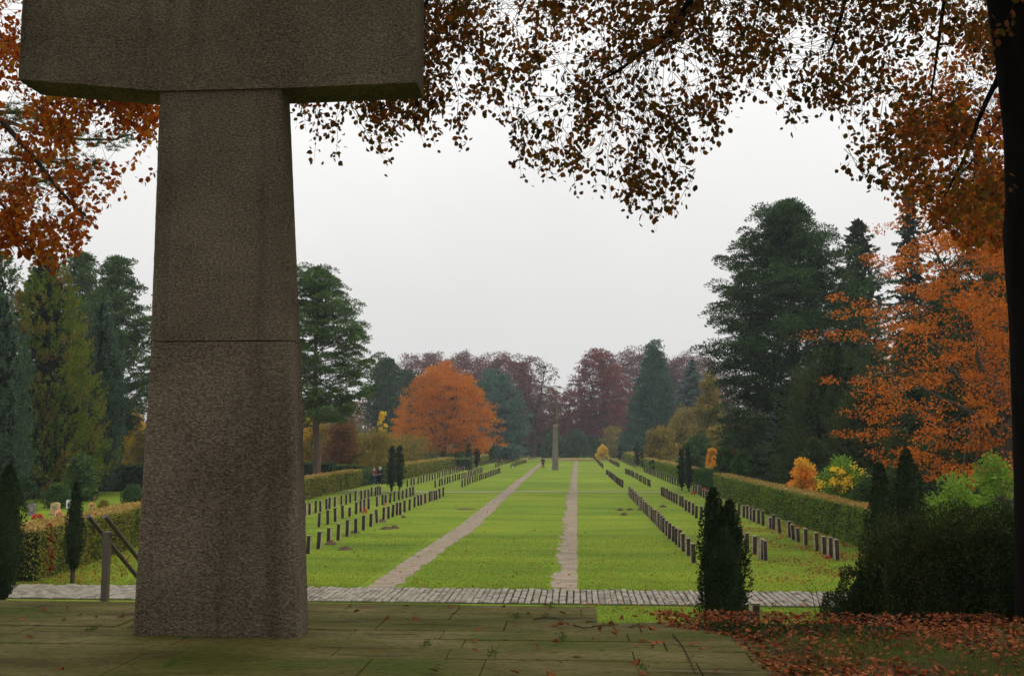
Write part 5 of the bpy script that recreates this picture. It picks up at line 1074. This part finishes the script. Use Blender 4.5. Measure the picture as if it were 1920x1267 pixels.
bough2([(-100,-60,14),(60,0,14),(200,60,13.5),(280,130,13)], .06, .008)
BP2 = np.concatenate([b[5:] for b in boughs2])
lbx = [-150,0,30,60,90,110,150,180,205,225,250,285,300]; lby = [480,505,470,520,515,500,465,440,400,360,290,250,210]
def LB(x): return np.interp(x, lbx, lby)
def lt(x, lp):
    if x > 215: return rs.uniform(150, 240) 
    return rs.uniform(90, LB(x)-5)
hang(170, (-160,215), lt, (11.8,14.6), gl=gl, tk=tw, BPx=BP2, nl=20, ls=.085)
hang(50, (200,296), lambda x, lp: rs.uniform(150, 275), (11.8,14), gl=gl, tk=tw, BPx=BP2, nl=17, ls=.085)
hang(36, (-60,200), lambda x, lp: LB(x)*rs.uniform(.9,1.), (12,14), gl=gl, tk=tw, BPx=BP2, nl=17, ls=.085)
for (x, y) in [(270,340),(240,365),(205,395),(196,460),(345,40)]:
    pass
sprays(gl, tw, np.array([px2w(300,318,12)]), np.array([[-.4,0,-.25]]), [.28], rs, nl=12, ls=.075)
hang(90, (-200,300), lambda x, lp: rs.uniform(-160, 120), (12.5,16), gl=gl, tk=tw, BPx=BP2, nl=18, ls=.08)
n = 16000; D = unit(rs.normal(size=(n,3)))*(rs.rand(n)**.4)[:,None]; P = b0+[.5,0,9.5]+D*np.array([4.2,4.6,3.6]); pxs = P[:,0]/P[:,1]; ok = pxs < -.66; P = P[ok]; cards(gl, P, rs.normal(size=(len(P),3)), .12, .65, rs)
gt.build('trunk', M['bark'], root, smooth=True); tw.build('twigs', M['twig'], root); gl.build('crown', M['orange_leaf'], root)

# warm orange sprays low on the right: branch of a second beech standing beyond the black trunk
root = empty('right_beech', (8.9, 14.5, 0.), 'bronze and orange leaved beech branch hanging at the right beside the black trunk', 'beech tree')
gt = Geo(); tw = Geo(); gl = Geo(); b0 = np.array([8.9, 14.5, 0.]); gt.tube(np.array([[0,0,-.3],[0,0,3],[.1,0,6],[0,0,9],[-.2,0,12]])+b0, [.3,.24,.2,.16,.1], 12); boughs2 = []
bough2([(1960,60,14.5),(1890,180,14),(1830,280,13.6),(1760,350,13.2)], .05, .008); bough2([(1970,240,14.5),(1900,330,14.2),(1850,390,14),(1800,430,13.8)], .05, .008)
BP3 = np.concatenate([b[5:] for b in boughs2])
hang(100, (1705,1905), lambda x, lp: rs.uniform(250, np.interp(x, [1700,1730,1760,1800,1850,1900], [330,400,440,470,480,500])), (12.4,14.6), gl=gl, tk=tw, BPx=BP3, nl=20, ls=.085)
hang(60, (1640,1905), lambda x, lp: rs.uniform(90, 330), (12.8,15), gl=gl, tk=tw, BPx=BP3, nl=18, ls=.07)
gt.build('trunk', M['bark_black'], root, smooth=True); tw.build('twigs', M['twig'], root); gl.build('crown', M['orange_leaf'], root)

# pine bough reaching in at the upper left
root = empty('left_pine', (-20.5, 30, 0), 'pine whose dark green bough shows behind the orange leaves at the upper left', 'pine tree')
rs = np.random.RandomState(61); g = Geo(); gg = Geo(); b0 = np.array([-20.5, 30, 0.]); g.tube(np.array([[0,0,-.2],[0,0,7],[.2,0,14],[.3,0,19]])+b0, [.4,.3,.2,.05], 10)
T = []
for pts in ([(20,230),(90,255),(160,262),(215,262),(250,250)], [(0,300),(80,300),(140,310),(185,318)], [(-40,360),(30,350),(100,335),(150,335)], [(0,210),(70,215),(120,240)]):
    w_ = np.array([atY(x, y, 28.5) for x, y in pts]); w_ = np.vstack([b0+[0,0,w_[0][2]-.5], w_]); g.tube(w_, np.linspace(.09,.015,len(w_)), 6)
    for k in range(90):
        f = rs.uniform(1.0, len(w_)-1.); T.append([np.interp(f, np.arange(len(w_)), w_[:,i]) for i in range(3)])
for k in range(300):
    a = rs.rand()*6.28; u = rs.rand(); r_ = 2.6*(1-u)**.5*rs.rand()**.5; T.append(list(b0+[math.cos(a)*r_-1.6, math.sin(a)*r_, 8+u*11]))
T = np.array(T)+rs.normal(size=(len(T),3))*np.array([.22,.3,.16]); n = len(T)*40; D = unit(rs.normal(size=(n,3))); D[:,2] = np.abs(D[:,2])*.8-.1
cards(gg, np.repeat(T, 40, 0), D, .17*rs.uniform(.6,1.1,n), .10, rs); g.build('trunk', M['bark_pine'], root, smooth=True); gg.build('crown', M['pine'], root)

# ================================================================== PEOPLE
def skinned(name, verts, edges, radii, mat, parent, lvl=2):
    me = bpy.data.meshes.new(name); me.from_pydata([tuple(v) for v in verts], edges, []); o = bpy.data.objects.new(name, me); COL.objects.link(o); o.parent = parent
    me.materials.append(mat)
    md = o.modifiers.new('skin', 'SKIN'); sv = me.skin_vertices[0].data
    for k, r in enumerate(radii): sv[k].radius = (r, r) if not isinstance(r, tuple) else r
    sv[0].use_root = True; md.use_smooth_shade = True
    o.modifiers.new('sub', 'SUBSURF').levels = lvl; o.modifiers['sub'].render_levels = lvl
    return o
def cloth(c): return noisemat('cloth', [tuple(x*.8 for x in c), c], 6, rough=.9)
SK = noisemat('skin', [(.42,.26,.19), (.5,.32,.24)], 5, rough=.6)
def person(p, rz, label, top, legs, hair, H_=1.7, stride=.0, arm=(.0, .0), group=None, skirt=False):
    root = empty('person', (p[0], p[1], lawn_z(p[0], p[1])+.03), label, 'person', group); root.rotation_euler = (0, 0, rz); s_ = H_/1.7
    hip = .90; a1, a2 = arm
    V = [(0,0,.92),(0,0,1.12),(0,0,1.36),(0,0,1.45),(0,-.01,1.52),(0,-.01,1.60),(0,0,1.67),
         (-.10,0,.88),(-.11,-stride*.5,.48),(-.11,-stride,.09),(-.11,-stride-.13,.04),(.10,0,.88),(.11,stride*.5,.48),(.11,stride,.09),(.11,stride-.13,.04),
         (-.19,0,1.38),(-.24,-a1*.12,1.12),(-.23,-.06-a1*.30,.90+a1*.22),(-.22,-.09-a1*.36,.82+a1*.30),(.19,0,1.38),(.24,-a2*.12,1.12),(.23,-.06-a2*.30,.90+a2*.22),(.22,-.09-a2*.36,.82+a2*.30)]
    E = [(0,1),(1,2),(2,3),(3,4),(4,5),(5,6),(0,7),(7,8),(8,9),(9,10),(0,11),(11,12),(12,13),(13,14),(2,15),(15,16),(16,17),(17,18),(2,19),(19,20),(20,21),(21,22)]
    Rr = [(.15,.11),(.13,.10),(.16,.11),.055,.085,.095,.07,.09,.06,.04,.035,.09,.06,.04,.035,.06,.045,.035,.03,.06,.045,.035,.03]
    V = [tuple(np.array(v)*s_) for v in V]; sc_ = lambda r: tuple(x*s_ for x in r) if isinstance(r, tuple) else r*s_
    skinned('body', V, E, [sc_(r) for r in Rr], SK, root, 1)
    idx = [0,1,2,15,16,17,19,20,21]; mp_ = {a: k for k, a in enumerate(idx)}
    e2 = [(mp_[a], mp_[b]) for a, b in [(0,1),(1,2),(2,15),(15,16),(16,17),(2,19),(19,20),(20,21)]]
    rr = [(.175,.14),(.155,.12),(.175,.125),.075,.062,.052,.075,.062,.052]; skinned('coat', [V[a] for a in idx], e2, [sc_(r) for r in rr], top, root, 1)
    idx = [0,7,8,9,11,12,13]; mp_ = {a: k for k, a in enumerate(idx)}; e2 = [(mp_[a], mp_[b]) for a, b in [(0,7),(7,8),(8,9),(0,11),(11,12),(12,13)]]
    skinned('trousers', [V[a] for a in idx], e2, [sc_(r) for r in [(.16,.125),.105,.08,.062,.105,.08,.062]], legs, root, 1)
    skinned('hair', [(0,.015,1.60*s_),(0,.02,1.66*s_),(0,.05,1.58*s_)], [(0,1),(0,2)], [.10*s_,.085*s_,.075*s_], hair, root, 1)
    return root
pb = G(701, 909); person(pb, .6, 'person in a reddish brown jacket and blue jeans by the hedge gap on the left', cloth((.14,.045,.035)), cloth((.05,.07,.12)), cloth((.20,.06,.02)), 1.66, .05, (.8,.3), 'visitors in the gap of the left hedge')
pb = G(708, 909); person(pb+[.1,.4,0], -.5, 'white haired person in a dark coat in the hedge gap on the left', cloth((.02,.02,.03)), cloth((.015,.015,.02)), cloth((.7,.68,.64)), 1.68, .04, (.2,.6), 'visitors in the gap of the left hedge')
pb = G(720, 902); person(pb+[-.9,2.5,0], .2, 'white haired person in dark clothes seen over the low hedge', cloth((.015,.015,.03)), cloth((.015,.015,.02)), cloth((.75,.73,.7)), 1.72, .04, (.2,.2), 'visitors in the gap of the left hedge')
pb = G(1018, 880); person(pb, 2.8, 'person in dark clothes with light shoes walking on the left lawn path', cloth((.012,.014,.014)), cloth((.06,.02,.025)), cloth((.03,.02,.015)), 1.7, .14, (.2,.5))
pb = G(1015, 854); person(pb, 0, 'tiny distant person in a white top at the far end of the left path', cloth((.7,.72,.75)), cloth((.02,.02,.03)), cloth((.05,.03,.02)), 1.7, .1)
pb = G(970, 855); person(pb, 0, 'tiny distant person in a white top at the far left hedge end', cloth((.7,.72,.75)), cloth((.5,.5,.55)), cloth((.05,.03,.02)), 1.7, .1)

# ================================================================== HAZE
g = Geo(); g.box((-720, -320, -1.2), (720, 1520, 48)); m, t, o = newmat('haze')
vp = t.nodes.new('ShaderNodeVolumePrincipled'); vp.inputs['Color'].default_value = (.80,.88,1,1); vp.inputs['Density'].default_value = .00030; vp.inputs['Anisotropy'].default_value = .2
t.links.new(vp.outputs[0], o.inputs['Volume']); hz = g.build('haze', m); tag(hz, kind='stuff', label='thin bluish autumn haze hanging over the whole cemetery', cat='haze')
